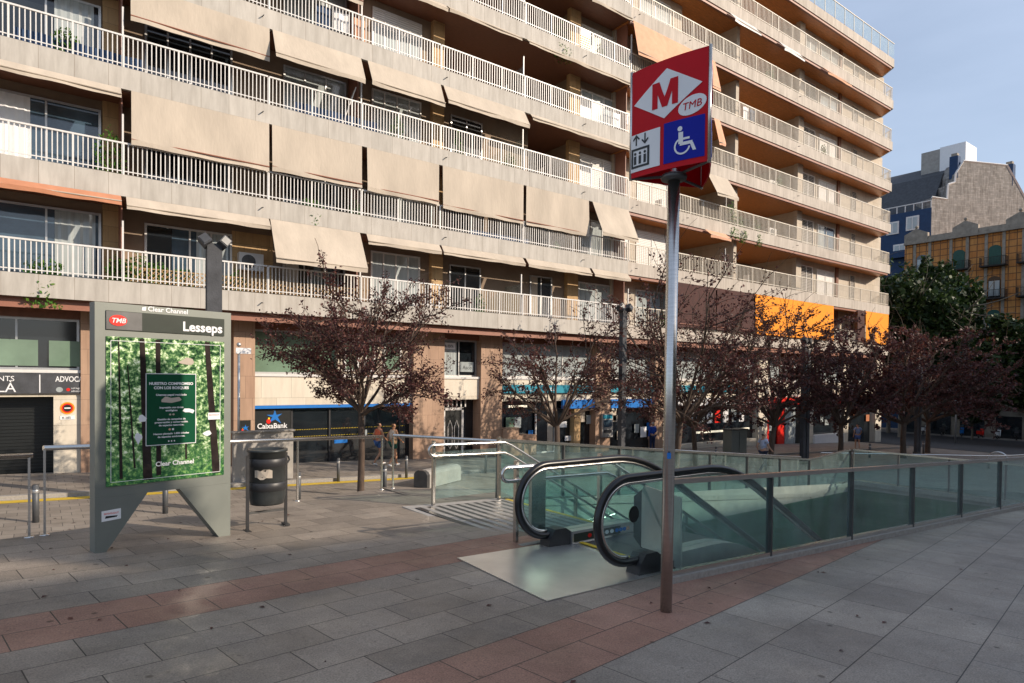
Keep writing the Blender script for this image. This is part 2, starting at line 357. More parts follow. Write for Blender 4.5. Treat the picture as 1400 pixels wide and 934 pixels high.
def poly(pts2, c, m, parent, name, rv=(1, 0, 0), uv=(0, 0, 1), d=.003):
    rv = Vector(rv).normalized(); uv = Vector(uv).normalized(); nv = rv.cross(uv); c = Vector(c)
    return MB().prism([c+rv*x+uv*y for x, y in pts2], nv*d).build(name, m, parent)
# ================================================================== SETTING
def flat(name, polys, zf, m, holes=None):
    """ground sheet(s): list of XY polygons triangulated and lifted onto the level function"""
    mb = MB()
    for p in polys:
        mb.add([(x, y, zf(x, y)) for x, y in p], [tuple(range(len(p)))])
    o = mb.build(name, m); tag(o, kind='structure')
    bm = bmesh.new(); bm.from_mesh(o.data); bmesh.ops.triangulate(bm, faces=[f for f in bm.faces if len(f.verts) > 4])
    for f in bm.faces:
        if f.normal.z < 0: f.normal_flip()
    bm.to_mesh(o.data); bm.free(); return o
# plaza: west of the stairwell up to the crest, and the strip south of it
crest = lambda x: 9.1+.4*x
PX0, PX1, PY0, PY1 = 5.25, 20.0, 4.15, 9.1      # stairwell opening
flat('plaza', [[(-60, -70), (PX0, -70), (PX0, 11.2), (-60, crest(-60))], [(PX0, -70), (PX1, -70), (PX1, PY0), (PX0, PY0)]], A, M['pave'])
def ledge(x, y):                                 # falling ledge between the stairwell and the guard rail
    return A(5.25, 10)+(x-5.25)/(17.5-5.25)*(-1.5+.4) if x < 17.5 else -1.5+(x-17.5)/2.5*.12
flat('plaza_ledge', [[(5.25, 9.1), (17.5, 9.35), (17.5, 9.75), (5.25, 11.2)], [(17.5, 9.35), (20, 9.4), (20, 9.75), (17.5, 9.75)]], ledge, M['pave'])
mb = MB()                                        # retaining wall under the crest, down to the street
cp = [(-60, crest(-60)), (-20, crest(-20)), (0, 9.1), (5.25, 11.2)]
for (a, b) in zip(cp, cp[1:]):
    mb.add([(a[0], a[1], A(*a)-.004), (b[0], b[1], A(*b)-.004), (b[0], b[1]+.25, St(*b)-.3), (a[0], a[1]+.25, St(*a)-.3)], [(0, 1, 2, 3)])
cq = [(5.25, 11.2), (17.5, 9.75), (20, 9.75)]
for (a, b) in zip(cq, cq[1:]):
    mb.add([(a[0], a[1], ledge(*a)-.004), (b[0], b[1], ledge(*b)-.004), (b[0], b[1]+.2, St(*b)-.3), (a[0], a[1]+.2, St(*a)-.3)], [(0, 1, 2, 3)])
tag(mb.build('retaining_wall', M['concrete']), kind='structure')
flat('street', [[(-60, crest(-60)), (-20, crest(-20)), (0, 9.1), (5.25, 11.2), (17.5, 9.75), (20, 9.75), (20, 200), (-60, 200)]], lambda x, y: St(x), M['street'])
def east(x, y):
    w = min(1, max(0, (y-4.15)/5.4)); w = w*w*(3-2*w); k = max(0, min(1, (x-60)/60)); e = (1-w)*A(x, y)+w*St(x)
    return e*(1-k)+k*(-4.6) if x > 60 else e
mb = MB(); xs = [20+i for i in range(0, 41, 2)]+[62+4*i for i in range(16)]+[140, 200, 400, 900]; ys = [-70, -30, 0, 2, 4.15, 5, 6, 7, 8, 9, 9.4, 10, 12, 16, 20, 25, 32, 50, 90, 200, 900]
mb.add([(x, y, east(x, y)) for x in xs for y in ys], [(i*len(ys)+j, (i+1)*len(ys)+j, (i+1)*len(ys)+j+1, i*len(ys)+j+1) for i in range(len(xs)-1) for j in range(len(ys)-1)])
tag(mb.build('eastern_pavement', M['street']), kind='structure')
mb = MB(); xs = [54, 58, 62, 66, 70, 74, 78, 82]; ys = [-70, 0, 4.15, 7, 9.4, 12, 16, 25, 50, 200]
mb.add([(x, y, east(x, y)+.02) for x in xs for y in ys], [(i*len(ys)+j, (i+1)*len(ys)+j, (i+1)*len(ys)+j+1, i*len(ys)+j+1) for i in range(len(xs)-1) for j in range(len(ys)-1)])
tag(mb.build('cross_road', M['asphalt']), kind='structure')
# far ground behind everything
tag(MB().add([(-900, -900, -5.2), (900, -900, -5.2), (900, 900, -5.2), (-900, 900, -5.2)], [(0, 1, 2, 3)]).build('far_ground', M['asphalt']), kind='structure')
# service lane in front of the shops: kerb and yellow line
mb = MB(); mb.prism([(-30, 20.3, St(-30)-.05), (52, 20.3, St(52)-.05), (52, 20.3, St(52)+.11), (-30, 20.3, St(-30)+.11)], (0, .18, 0)); tag(mb.build('kerb', M['kerb']), kind='structure')
mb = MB(); mb.add([(-30, 20.48, St(-30)+.105), (52, 20.48, St(52)+.105), (52, 24.6, St(52)+.125), (-30, 24.6, St(-30)+.125)], [(0, 1, 2, 3)]); tag(mb.build('shop_pavement', M['street']), kind='structure')
mb = MB(); mb.add([(-30, 19.82, St(-30)+.006), (11.5, 19.82, St(11.5)+.006), (11.5, 20.22, St(11.5)+.006), (-30, 20.22, St(-30)+.006)], [(0, 1, 2, 3)]); tag(mb.build('yellow_line', M['yellow']), kind='structure')
# stairwell: walls and bottom
ZB = -6.2
mb = MB()
def wallq(a, b, z0a, z0b, z1a, z1b): mb.add([(a[0], a[1], z0a), (b[0], b[1], z0b), (b[0], b[1], z1b), (a[0], a[1], z1a)], [(0, 1, 2, 3)])
wallq((5.25, 9.1), (20, 9.4), ZB, ZB, -1.55, -1.62); wallq((20, 9.4), (20, 4.15), ZB, ZB, -1.55, -1.5); wallq((20, 4.15), (5.25, 4.15), ZB, ZB, -1.5, -.9)
wallq((5.25, 4.15), (5.25, 9.1), ZB, ZB, -.35, -.4)
tag(mb.build('stairwell_lining', M['green']), kind='structure')
mb = MB()
wallq((5.25, 9.098), (20, 9.398), -1.55, -1.62, A(5.25, 9.1), -1.38); wallq((19.998, 9.4), (19.998, 4.15), -1.55, -1.5, -1.38, A(20, 4.15)); wallq((20, 4.152), (5.25, 4.152), -1.5, -.9, A(20, 4.15), A(5.25, 4.15))
tag(mb.build('stairwell_upper_wall', M['concrete']), kind='structure')
tag(MB().box(4.9, 20.3, 4, 9.5, ZB-.2, ZB).build('stairwell_bottom', M['concrete']), kind='structure')

# ================================================================== APARTMENT BUILDING
FL = 3.3; Z0 = 3.93                                # underside of the lowest slab band
def zk(k): return Z0+FL*k
XL, XJ, XR = -16.0, 24.64, 55.2
bld = thing('apartment_building', (0, 24.4, St(0)), 'long eight storey beige apartment block with balcony bands and shops below', 'building')
def part(mb, name, m, label=None, parent=None):
    o = mb.build(name, M[m] if isinstance(m, str) else m, parent or bld)
    if label: o['label'] = label
    return o
YW, YF, YFR = 24.5, 23.1, 23.22
# body: deep core behind the loggias, closed at the back
part(MB().box(XL, 57.6, 27.9, 38, -4, 27.3), 'core_wall', 'plaster')
for k in range(8):
    z = zk(k)
    # balcony slabs
    part(MB().box(XL, XJ, YF+.12, 27.95, z+.02, z+.30), 'floor_slab', 'stone')
    part(MB().prism([(XJ, YFR+.12, z+.02), (XR-.05, YFR+.12, z+.02), (58.6, 27.9, z+.02), (XJ, 27.9, z+.02)], (0, 0, .28)), 'floor_slab', 'stone')
    part(MB().box(XL, XJ-.02, YF, YF+.12, z, z+.67), 'slab_fascia', 'fascia')
    part(MB().prism([(XJ+.02, YFR, z), (XR, YFR, z), (XR+.06, YFR+.12, z), (XJ+.02, YFR+.12, z)], (0, 0, .67)).prism([(XR, YFR, z), (XR+3.5, 27.9, z), (XR+3.38, 27.95, z), (XR-.1, YFR+.14, z)], (0, 0, .67)), 'slab_fascia', 'fasciaR')
    # soffit boards under each slab
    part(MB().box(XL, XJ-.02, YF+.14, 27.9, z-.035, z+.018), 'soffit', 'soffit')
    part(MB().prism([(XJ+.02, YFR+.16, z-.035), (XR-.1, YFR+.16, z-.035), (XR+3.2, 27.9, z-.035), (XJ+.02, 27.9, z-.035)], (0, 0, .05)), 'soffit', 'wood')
    # awning boxes along the edge of the right part
    if k: part(MB().box(XJ+.1, XR-.3, YFR+.05, YFR+.2, z-.16, z-.04), 'awning_rail', 'fasbrown')
part(MB().box(XL, XR-1, 23.5, 38, 27.35, 27.6), 'roof', 'concrete')
part(MB().box(5, 30, 28, 36, 27.6, 30.2), 'roof_block', 'stone')
# reddish fascia under the lowest band
part(MB().box(XL, XR-.6, YF+.25, YF+.33, Z0-.30, Z0-.037), 'canopy_fascia', 'fasbrown')

def railing(x0, x1, y, z, m='white', step=.125, h=1.0, ret=None):
    b = MB(); b.box(x0, x1, y-.03, y+.03, z+h-.05, z+h); b.box(x0, x1, y-.012, y+.012, z+.10, z+.13)
    n = int((x1-x0)/step)
    for i in range(n+1):
        x = x0+(x1-x0)*i/n
        if i % 12 == 0: b.box(x-.025, x+.025, y-.026, y+.026, z-.04, z+h-.05)
        else: b.box(x-.014, x+.014, y-.009, y+.009, z+.03, z+h-.05)
    if ret:                                        # return along the oblique end of the slab
        p, q = Vector((x1, y, 0)), Vector(ret+(0,)); n = 30
        b.tube([(p.x, p.y, z+h-.025), (q.x, q.y, z+h-.025)], .03, 4)
        for i in range(n+1):
            w = p.lerp(q, i/n); b.box(w.x-.013, w.x+.013, w.y-.013, w.y+.013, z+.03, z+h-.05)
    return part(b, 'balcony_railing', m)
LB = [-16, -8, XF(0, YF), XF(168, YF), XF(366, YF), XF(493, YF), XF(600, YF), XF(714, YF), XF(805, YF), XJ-.04]
LB[2] = -2.2
for k in range(7):
    z = zk(k)+.67
    for a, b in zip(LB, LB[1:]): railing(a+.02, b-.02, YF+.05, z)
    rb = [XJ+.05, 31, 38.5, 47, XR-.1]
    if k == 0: rb = rb[:3]+[47, XR-.1]
    for i, (a, b) in enumerate(zip(rb, rb[1:])):
        railing(a+.02, b-.02, YFR+.06, z, 'creamrail', .14, 1.0, (XR+2.2, 26.4) if i == 3 else None)
# roof terrace railing with wired glass
z = zk(7)+.67
for a, b in ((XL, 0), (0, 12), (12, XJ), (XJ, 40), (40, XR-.1)):
    q = MB(); q.box(a, b, YF+.08, YF+.13, z+1.15, z+1.2)
    for i in range(int((b-a)/1.4)+1): q.box(a+1.4*i, a+1.4*i+.04, YF+.085, YF+.125, z-.02, z+1.15)
    part(q, 'roof_railing', 'creamrail')
    part(MB().box(a, b, YF+.10, YF+.108, z+.05, z+1.1), 'roof_glazing', 'glass2')

# walls behind the balconies
pr = {}
def wallseg(x0, x1, k, m='plaster', y=YW, y2=27.95):
    part(MB().box(x0, x1, y, y2, zk(k)+.30, zk(k+1)-.036), 'facade_wall', m)
def window(x0, x1, z0, z1, y, n=2, pane='pane', frame='alu', fw=.07, sub=None, label=None):
    """glazed frame standing 7 cm proud of the wall; mullions split it into n lights"""
    b = MB(); b.box(x0, x1, y-.07, y, z1-fw, z1); b.box(x0, x1, y-.07, y, z0, z0+fw); b.box(x0, x0+fw, y-.07, y, z0+fw, z1-fw); b.box(x1-fw, x1, y-.07, y, z0+fw, z1-fw)
    for i in range(1, n):
        x = x0+(x1-x0)*i/n; b.box(x-fw*.4, x+fw*.4, y-.06, y, z0+fw, z1-fw)
    w = part(b, 'window', frame, label)
    p = part(MB().box(x0+fw, x1-fw, y-.03, y-.002, z0+fw, z1-fw), 'pane', pane, None, w)
    if sub:                                       # partly lowered roller blind
        part(MB().box(x0+fw, x1-fw, y-.045, y-.031, z1-fw-(z1-z0)*sub, z1-fw), 'roller_blind', 'shutter', None, w)
    elif pane in ('pane', 'paned') and y < 26:
        r_ = random.Random(int(x0*31+z0*17))
        if r_.random() < .6:
            u = fw+(x1-x0)*(0 if r_.random() < .5 else .55); wd = (x1-x0)*r_.uniform(.22, .4); q = MB(); vs = []; m_ = 14
            for zz in (z0+fw, z1-fw):
                for i in range(m_): vs.append((x0+u+wd*i/(m_-1), y-.045+.010*math.sin(i*2.2), zz))
            q.add(vs, [(i, i+1, m_+i+1, m_+i) for i in range(m_-1)]); part(q, 'curtain', r_.choice(['panepale', 'awning', 'signwhite']), None, w)
    return w
def aircon(x, y, z, r=(0, 0, 0)):
    b = MB().box(x-.42, x+.42, y-.32, y-.02, z, z+.62); o = part(b, 'air_conditioner', 'white')
    part(MB().tube([(x-.1, y-.325, z+.31), (x-.1, y-.345, z+.31)], .24, 20), 'fan_grille', 'darkst', None, o)
def awning(x0, x1, k, drop, mode='blind', m='awning', y=None):
    z = zk(k)-.02; y = y if y else (YF-.02 if x0 < XJ-1 else YFR-.02)
    outs = {'blind': .04, 'tilt': .75, 'rolled': .22, 'half': .42}[mode]
    n = max(6, int((x1-x0)/.35)); b = MB(); rr = random.Random(int(x0*13+k*7)); ph = rr.random()*6
    rows = [(0, 0), (.35, .35), (.7, .7), (1, 1)]; vs = []; L = drop
    for (t, o_) in rows:
        for i in range(n+1):
            x = x0+(x1-x0)*i/n
            sag = .03*math.sin(i*.9+ph)*t + .05*math.sin(i*.37+ph*2)*t
            vs.append((x, y-outs*o_-.015+sag*.6, z-L*t-(.04*math.sin(math.pi*i/n)*t if mode != 'rolled' else 0)))
    # front valance
    val = .16 if mode != 'rolled' else .12
    for i in range(n+1):
        x = x0+(x1-x0)*i/n
        vs.append((x, y-outs-.02+.02*math.sin(i*.9+ph), z-L-val-.012*math.sin(i*1.7+ph)))
    fs = [(r*(n+1)+i, r*(n+1)+i+1, (r+1)*(n+1)+i+1, (r+1)*(n+1)+i) for r in range(4) for i in range(n)]
    b.add(vs, fs, False)
    o = part(b, 'awning', m)
    md = o.modifiers.new('thickness', 'SOLIDIFY'); md.thickness = .012
    part(MB().tube([(x0, y-outs-.03, z-L), (x1, y-outs-.03, z-L)], .022, 6), 'front_bar', 'fasbrown' if mode == 'blind' else 'awning', None, o)
    return o
def X(px): return XF(px, YW)
for k in range(7):
    # left part: base wall, with the deep loggia where the photograph shows one
    if k in (0, 1): wallseg(XL, XJ, k)
    if k == 2: wallseg(XL, X(718), k); wallseg(X(775), XJ, k)
    if k == 3: wallseg(XL, X(603), k); wallseg(X(775), XJ, k)
    if k >= 4: wallseg(XL, X(330), k); wallseg(X(440), X(603), k); wallseg(X(775), XJ, k)
    # piers and side walls of the loggias
    part(MB().box(X(770)-.02, X(784), YW-.25, YW, zk(k)+.31, zk(k+1)-.038), 'pier', 'ochre')
    part(MB().box(X(585), X(600), YW-.25, YW, zk(k)+.31, zk(k+1)-.038), 'pier', 'ochre')
    part(MB().box(X(140), X(165), YW-.12, YW, zk(k)+.31, zk(k+1)-.038), 'pier', 'ochre')
    # glass/steel dividers between flats, with the white post at the railing
    for px, gl in ((168, 0), (492, 0), (712, 1), (858, 0)):
        x = XF(px, YF+.1); b = MB().box(x-.025, x+.025, YF+.13, YF+.18, zk(k)+.3, zk(k)+.67+1.9)
        dv = part(b, 'divider_post', 'white')
        if gl: part(MB().box(x-.01, x+.01, YF+.19, YW, zk(k)+.5, zk(k)+.67+1.45), 'divider_glass', 'glass2', None, dv)
        else: part(MB().box(x-.02, x+.02, YF+.45, YW, zk(k)+.31, zk(k+1)-.04), 'divider_panel', 'fasbrown', None, dv)
    z0, z1 = zk(k)+.34, zk(k+1)-.45
    rr = random.Random(k*5+1)
    window(X(0)-4.4, X(0)-.6, z0, z1, YW, 3)
    window(X(0)-.3, X(138), z0, z1+.1, YW, 2, rr.choice(['pane', 'paned']) if k else 'pane')
    window(X(197), X(316), z0+.3*(k == 0), z1, YW, 4, 'paned' if k != 0 else 'pane', 'alu' if k else 'white')
    if k == 0: part(MB().box(X(199), X(234), YW-.065, YW-.05, z0+.3, z1-.1), 'open_sash', 'paned')
    window(X(385), X(470), z0, z1, YW, 3, 'panepale' if k in (2, 3) else 'paned')
    window(X(505), X(572), z0, z1+.12, YW, 4, 'panepale', 'white', sub=.25 if k == 3 else None)
    if k in (0, 1, 2) or k > 9: window(X(612), X(655), z0, z1, YW, 2, 'paned')
    if k in (0, 1): window(X(722), X(752), z0, z1, YW, 2, 'paned')
    window(X(788), X(835), z0, z1, YW, 3 if k != 0 else 2, 'panepale' if k not in (2, 4) else 'shutter', 'white')
    # right part
    wallseg(XJ, X(925), k, 'stone'); wallseg(X(1082), 56.4, k, 'stone')
    part(MB().box(XJ+.04, X(862), YW-.2, YW, zk(k)+.31, zk(k+1)-.05), 'pier', 'stone')
    window(X(866), X(908), z0, z1, YW, 2, 'shutter' if k in (1, 2, 3) else 'panepale', 'white')
    part(MB().box(X(1080), X(1087), YW-.3, YW, zk(k)+.31, zk(k+1)-.05), 'pier', 'stone')
    if k not in (0, 6): window(X(1090), X(1107), z0, z1+.05, YW, 2, 'louver', 'white')
    else: window(X(1090), X(1107), z0, z1, YW, 2, 'panepale', 'white')
    window(X(1113), X(1136), z0, z1, YW, 2, ['panepale', 'shutter', 'pane', 'shutter', 'shutter', 'panepale', 'panepale'][k], 'white')
    part(MB().box(X(1138.5), X(1141.5), YW-.12, YW, zk(k)+.31, zk(k+1)-.05), 'downpipe', 'soffit')
    window(X(1158), X(1165), z0, z1+.1, YW, 1, 'louver', 'stone')
    window(X(945), X(975), z0, z1, 27.9, 2, 'panepale', 'white'); window(X(1000), X(1050), z0, z1, 27.9, 3, 'paned' if k % 2 else 'shutter', 'white')
    part(MB().box(X(985), X(989), YFR+.5, 27.9, zk(k)+.31, zk(k+1)-.05), 'loggia_partition', 'stone')
    if k in (1, 2): part(MB().tube([(XF(985, YFR+.3), YFR+.12, zk(k)+.4), (XF(985, YFR+.3), YFR+.12, zk(k)+2.5)], .03, 6), 'divider_post', 'white')
for k, px in ((0, 340), (2, 745), (4, 300)): aircon(X(px), YW if k == 0 else 26.5, zk(k)+1.6)
for k in (2, 3, 5): aircon(X(1062), YW+.8, zk(k)+1.25)
for k, px in ((3, 130), (5, 560), (1, 842), (3, 842), (4, 842)): aircon(X(px), YW-.02, zk(k)+1.7)
part(MB().box(X(316), X(372), YW-.02, YW-.005, zk(0)+.35, zk(1)-.3), 'tiled_wall', 'ochre')

XY = lambda px: XF(px, YF)
# awnings, bay by bay
awning(XY(0)-7, XY(165), 1, .20, 'rolled', 'awning2'); awning(XY(172), XY(366), 1, .30, 'rolled')
awning(XY(368), XY(490), 1, 1.45, 'tilt'); awning(XY(499), XY(598), 1, .30, 'rolled'); awning(XY(601), XY(712), 1, .30, 'rolled'); awning(XY(716), XY(803), 1, .30, 'rolled'); awning(XY(806), XJ-.1, 1, .30, 'rolled')
awning(XY(0)-7, XY(165), 2, .25, 'rolled'); awning(XY(179), XY(366), 2, 1.5); awning(XY(370), XY(492), 2, 1.45); awning(XY(499), XY(597), 2, 1.5); awning(XY(602), XY(712), 2, 1.62); awning(XY(716), XY(801), 2, 1.62); awning(XY(806), XJ-.1, 2, 1.62, 'tilt')
awning(XY(178), XY(366), 3, 1.0); awning(XY(370), XY(490), 3, .95, 'half'); awning(XY(499), XY(598), 3, .9, 'half'); awning(XY(602), XY(712), 3, .72, 'half'); awning(XY(720), XJ-.2, 3, .22, 'rolled')
awning(XY(178), XY(366), 4, 1.1); awning(XY(370), XY(492), 4, 1.15); awning(XY(560), XY(604), 4, .25, 'rolled'); awning(XY(606), XY(704), 4, .2, 'rolled'); awning(XY(714), XJ-.2, 4, .2, 'rolled')
awning(XY(640), XY(795), 5, .2, 'rolled'); awning(XY(798), XJ-.2, 5, .2, 'rolled'); awning(XY(495), XY(600), 5, .9, 'half')
awning(XJ+.2, XY(972), 5, 1.75, 'half', 'awning3'); awning(XY(972), XY(980), 4, 1.5, 'half', 'awning3')
awning(XY(964), XY(992), 3, 1.3, 'tilt', 'awning'); awning(XY(990), XY(1026), 6, .55, 'half', 'white'); awning(XY(1058), XY(1086), 6, .55, 'half', 'white'); awning(XY(1118), XY(1150), 6, .45, 'half', 'awning3')
awning(XY(962), XY(990), 3-1, .35, 'half', 'awning3')
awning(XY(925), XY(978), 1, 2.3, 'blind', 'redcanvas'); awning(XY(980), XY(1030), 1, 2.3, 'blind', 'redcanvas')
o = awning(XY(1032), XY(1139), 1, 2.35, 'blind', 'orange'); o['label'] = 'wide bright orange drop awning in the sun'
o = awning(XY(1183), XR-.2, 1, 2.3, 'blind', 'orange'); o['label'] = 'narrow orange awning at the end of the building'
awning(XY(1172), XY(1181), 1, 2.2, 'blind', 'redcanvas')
# spouts that stick out of the fascias
for k in range(6):
    for px in (357, 606, 794, 866, 935, 1085):
        x = XY(px); part(MB().tube([(x, YF, zk(k)+.34), (x, YF-.16, zk(k)+.32)], .02, 6), 'drain_spout', 'darkst')

# ---------------------------------------------------------------- ground floor and mezzanine
GY = 24.4
def G(px, py, Y=GY): return XZ(px, py, Y)
def gbox(px0, px1, z0, z1, y0, y1, name, m, label=None): return part(MB().box(XF(px0, GY), XF(px1, GY), y0, y1, z0, z1), name, m, label)
def bot(px): return St(XF(px, GY))-.1
ZT = Z0-.04
MZ0 = 1.75; SH1 = .62                              # mezzanine sill, shop front head
gbox(-300, 1203, -3.6, ZT, 25.2, 27.9, 'inner_wall', 'plaster')
def bay(p0, p1, mezz, shop='paned', head=.62, sill=1.78, n=2, cream=True):
    a, b = XF(p0, GY), XF(p1, GY); zb = St(b)-.15
    if cream: part(MB().box(a, b, GY, GY+.3, head, sill-.10), 'spandrel', 'cream')
    part(MB().box(a, b, GY+.05, GY+.25, ZT-.45, ZT), 'lintel', 'soffit')
    w = window(a+.02, b-.02, sill, ZT-.45, GY+.28, n, mezz, 'alu')
    part(MB().box(a, b, GY-.05, GY+.28, sill-.10, sill), 'window_sill', 'white')
    return a, b, zb
def pier(p0, p1, m='brownst', y=GY-.15):
    return part(MB().box(XF(p0, GY), XF(p1, GY), y, GY+.9, bot(p1)-.2, ZT-.02), 'pier', m)
pier(110, 135); pier(318, 347); pier(563, 605); pier(655, 684); pier(812, 832); pier(893, 905); pier(1035, 1047, 'cream'); pier(1101, 1110, 'cream'); pier(1150, 1158, 'cream'); pier(1195, 1203, 'cream')
# lawyers' office and garage on the left
a, b, zb = bay(-300, 110, 'paned', head=1.0, sill=1.83, n=4)
for i, (p0, p1, s) in enumerate(((-60, 52, .0), (67, 118, .0))):
    part(MB().box(XF(p0, GY), XF(p1, GY), GY+.19, GY+.2, 1.95, 2.75), 'venetian_blind', 'panegreen')
gbox(73, 110, bot(110)-.2, 1.0, GY-.02, GY+.6, 'wall_pier', 'cream')
gx0, gx1 = -9, XF(73, GY)
part(MB().box(gx0-8, gx0, GY-.02, GY+.4, -1.8, 1.0), 'wall_pier', 'cream')
gd = part(MB().box(gx0, gx1, GY+.6, GY+.66, -1.9, 1.0), 'garage_shutter', 'ink')
q = MB()
for i in range(26): q.box(gx0, gx1, GY+.57, GY+.6, -1.7+i*.105, -1.67+i*.105)
part(q, 'shutter_slat', 'ink', None, gd)
# savings bank
a, b, zb = bay(347, 563, 'panegreen', head=.62, sill=1.80, n=1)
part(MB().box(a, b, GY-.03, GY+.02, .50, .615), 'blue_strip', 'bankblue')
sf = part(MB().box(a, b, GY+.22, GY+.26, zb, .5), 'shop_window', 'paned')
q = MB()
for px in (400, 452, 500, 548): q.box(XF(px, GY), XF(px, GY)+.06, GY+.16, GY+.219, zb, .5)
part(q, 'mullion', 'blackp', None, sf)
q = MB()
for i in range(70):
    x = XF(402, GY)+.05+i*.068; q.box(x, x+.022, GY+.212, GY+.219, -.36, -.335); q.box(x, x+.022, GY+.212, GY+.219, -.63, -.605)
part(q, 'dotted_line', 'yel', None, sf)
part(MB().box(XF(497, GY), XF(505, GY), GY+.21, GY+.219, -.75, -.45), 'window_sticker', 'panepale', None, sf)
part(MB().box(XF(460, GY), XF(478, GY), GY+.20, GY+.21, -.95, -.72), 'window_sticker', 'bankblue', None, sf)
part(MB().box(XF(462, GY), XF(563, GY), GY+.02, GY+.28, 1.85, ZT-.5), 'mezzanine_wall', 'stone')
for p0, p1 in ((470, 490), (498, 512), (524, 548)): window(XF(p0, GY), XF(p1, GY), 1.95, 3.2, GY+.02, 1, 'panegreen', 'white')
# entrance bay
a, b, zb = bay(605, 655, 'paned', n=2, head=.75)
part(MB().box(a, b, GY+.5, GY+.6, zb, .75), 'porch_wall', 'paned')
dx = XF(612, GY); dw = XF(640, GY)
dr = part(MB().box(dx, dw, GY+.40, GY+.44, zb, .35), 'entrance_door', 'ink')
q = MB(); q.box(dx, dx+.1, GY+.36, GY+.4, zb, .35); q.box(dw-.1, dw, GY+.36, GY+.4, zb, .35); q.box(dx, dw, GY+.36, GY+.4, .25, .37)
for i in range(7): x = dx-.2+i*(dw-dx+.3)/6; q.box(x-.03, x+.03, GY+.37, GY+.39, .4, .7)
for s in (-1, 1):
    c = (dx+dw)/2; pts = [(c+s*.06, GY+.38, -1.3), (c+s*.06, GY+.38, -.5), (c+s*.18, GY+.38, -.2), (c+s*.28, GY+.38, -.5), (c+s*.28, GY+.38, -1.3), (c+s*.17, GY+.38, -1.5)]
    q.tube(pts, .018, 6, closed=True)
part(q, 'white_ironwork', 'white', None, dr)
# travel agency / opticians bay with the teal board
a, b, zb = bay(684, 812, 'panepale', n=3, head=.62)
sf = part(MB().box(a, b, GY+.3, GY+.34, zb, .62), 'shop_window', 'paned')
window(XF(735, GY), XF(762, GY), zb+.4, .62, GY+.2, 1, 'paned', 'white')
part(MB().box(XF(684, GY), XF(706, GY), GY-.25, GY+.25, zb, -.62), 'planter_wall', 'brownst'); part(MB().box(XF(706, GY)+.01, XF(730, GY), GY-.25, GY+.25, zb, -1.0), 'planter_wall', 'brownst')
part(MB().box(XF(785, GY), XF(793, GY), GY-.05, GY+.3, zb, .45), 'pier', 'ochre')
part(MB().box(XF(768, GY), XF(811, GY), GY-.12, GY+.02, .22, .66), 'shop_fascia', 'bankblue')
a, b, zb = bay(832, 893, 'panepale', n=3); part(MB().box(a, b, GY+.3, GY+.34, zb, .62), 'shop_window', 'paned')
part(MB().box(XF(834, GY), XF(891, GY), GY-.12, GY+.02, .18, .66), 'shop_fascia', 'bankblue')
a, b, zb = bay(905, 1035, 'panepale', n=5); sf = part(MB().box(a, b, GY+.3, GY+.34, zb, .62), 'shop_window', 'paned')
part(MB().box(a, b, GY-.1, GY+.02, .18, .66), 'shop_fascia', 'signwhite')
part(MB().box(a, b, GY-.06, GY+.28, zb, zb+.75), 'stall_riser', 'cream')
for i in range(7):
    x = XF(950+i*11, GY); part(MB().box(x, x+.55, GY+.26, GY+.29, -.95, -.1), 'window_poster', ['signwhite', 'panepale', 'signwhite', 'ovalred', 'signwhite', 'panepale', 'signwhite'][i], None, sf)
a, b, zb = bay(1047, 1101, 'panepale', n=3); part(MB().box(a, b, GY+.3, GY+.34, zb, .5), 'shop_window', 'paned'); part(MB().box(XF(1050, GY), XF(1056, GY), GY+.2, GY+.29, zb+.2, -.2), 'shop_poster', 'ovalred'); part(MB().box(XF(1068, GY), XF(1077, GY), GY+.2, GY+.29, zb+.2, -.2), 'shop_poster', 'ovalred')
part(MB().box(a, b, GY-.2, GY+.02, .1, .6), 'shop_fascia', 'ovalred')
part(MB().box(XF(1056, GY), XF(1066, GY), GY+.2, GY+.29, -1.7, -.5), 'shop_poster', 'panepale')
part(MB().box(XF(1078, GY), XF(1092, GY), GY+.2, GY+.29, zb, -.1), 'shop_door', 'panepale')
a, b, zb = bay(1110, 1150, 'panepale', n=3); part(MB().box(a, b, GY+.3, GY+.34, zb, .5), 'shop_window', 'paned')
part(MB().box(a, b, GY-.2, GY+.02, .1, .6), 'shop_fascia', 'ovalred'); part(MB().box(a, b, GY-.3, GY+.1, zb, zb+1.0), 'stall_riser', 'signwhite')
a, b, zb = bay(1158, 1195, 'paned', n=3); part(MB().box(a, b, GY+.3, GY+.34, zb, .5), 'shop_window', 'paned')

# ---------------------------------------------------------------- signs on the ground floor
def board(name, p0, p1, z0, z1, m, label, cat='sign', y=GY-.14, d=.05, group=None):
    o = MB().box(XF(p0, GY), XF(p1, GY), y, y+d, z0, z1).build(name, M[m]); return tag(o, label, cat, group)
s = board('office_sign', -60, 122, 1.10, 1.74, 'charcoal', 'long grey office sign above the garage reading advocats', y=GY-.10); s.data.materials[0] = M['slate']
Ys = GY-.103
lettering('ADVOCATS', .24, M['signwhite'], s, (XF(75.5, GY), Ys, 1.47), bold=.003, sx=.70); lettering('APARTAMENTS', .22, M['signwhite'], s, (XF(20, GY), Ys, 1.48), align='RIGHT'); lettering('VILÀ', .40, M['signwhite'], s, (XF(22, GY), Ys, 1.15), align='RIGHT', sx=1.0)
part(MB().box(XF(53.5, GY), XF(55, GY), Ys-.004, Ys, 1.13, 1.68), 'divider_stroke', 'signwhite', None, s)
disc((XF(81, GY), Ys, 1.22), .09, .08, M['panepale'], s, 'round_emblem'); disc((XF(93, GY), Ys, 1.22), .05, .05, M['ovalred'], s, 'red_emblem')
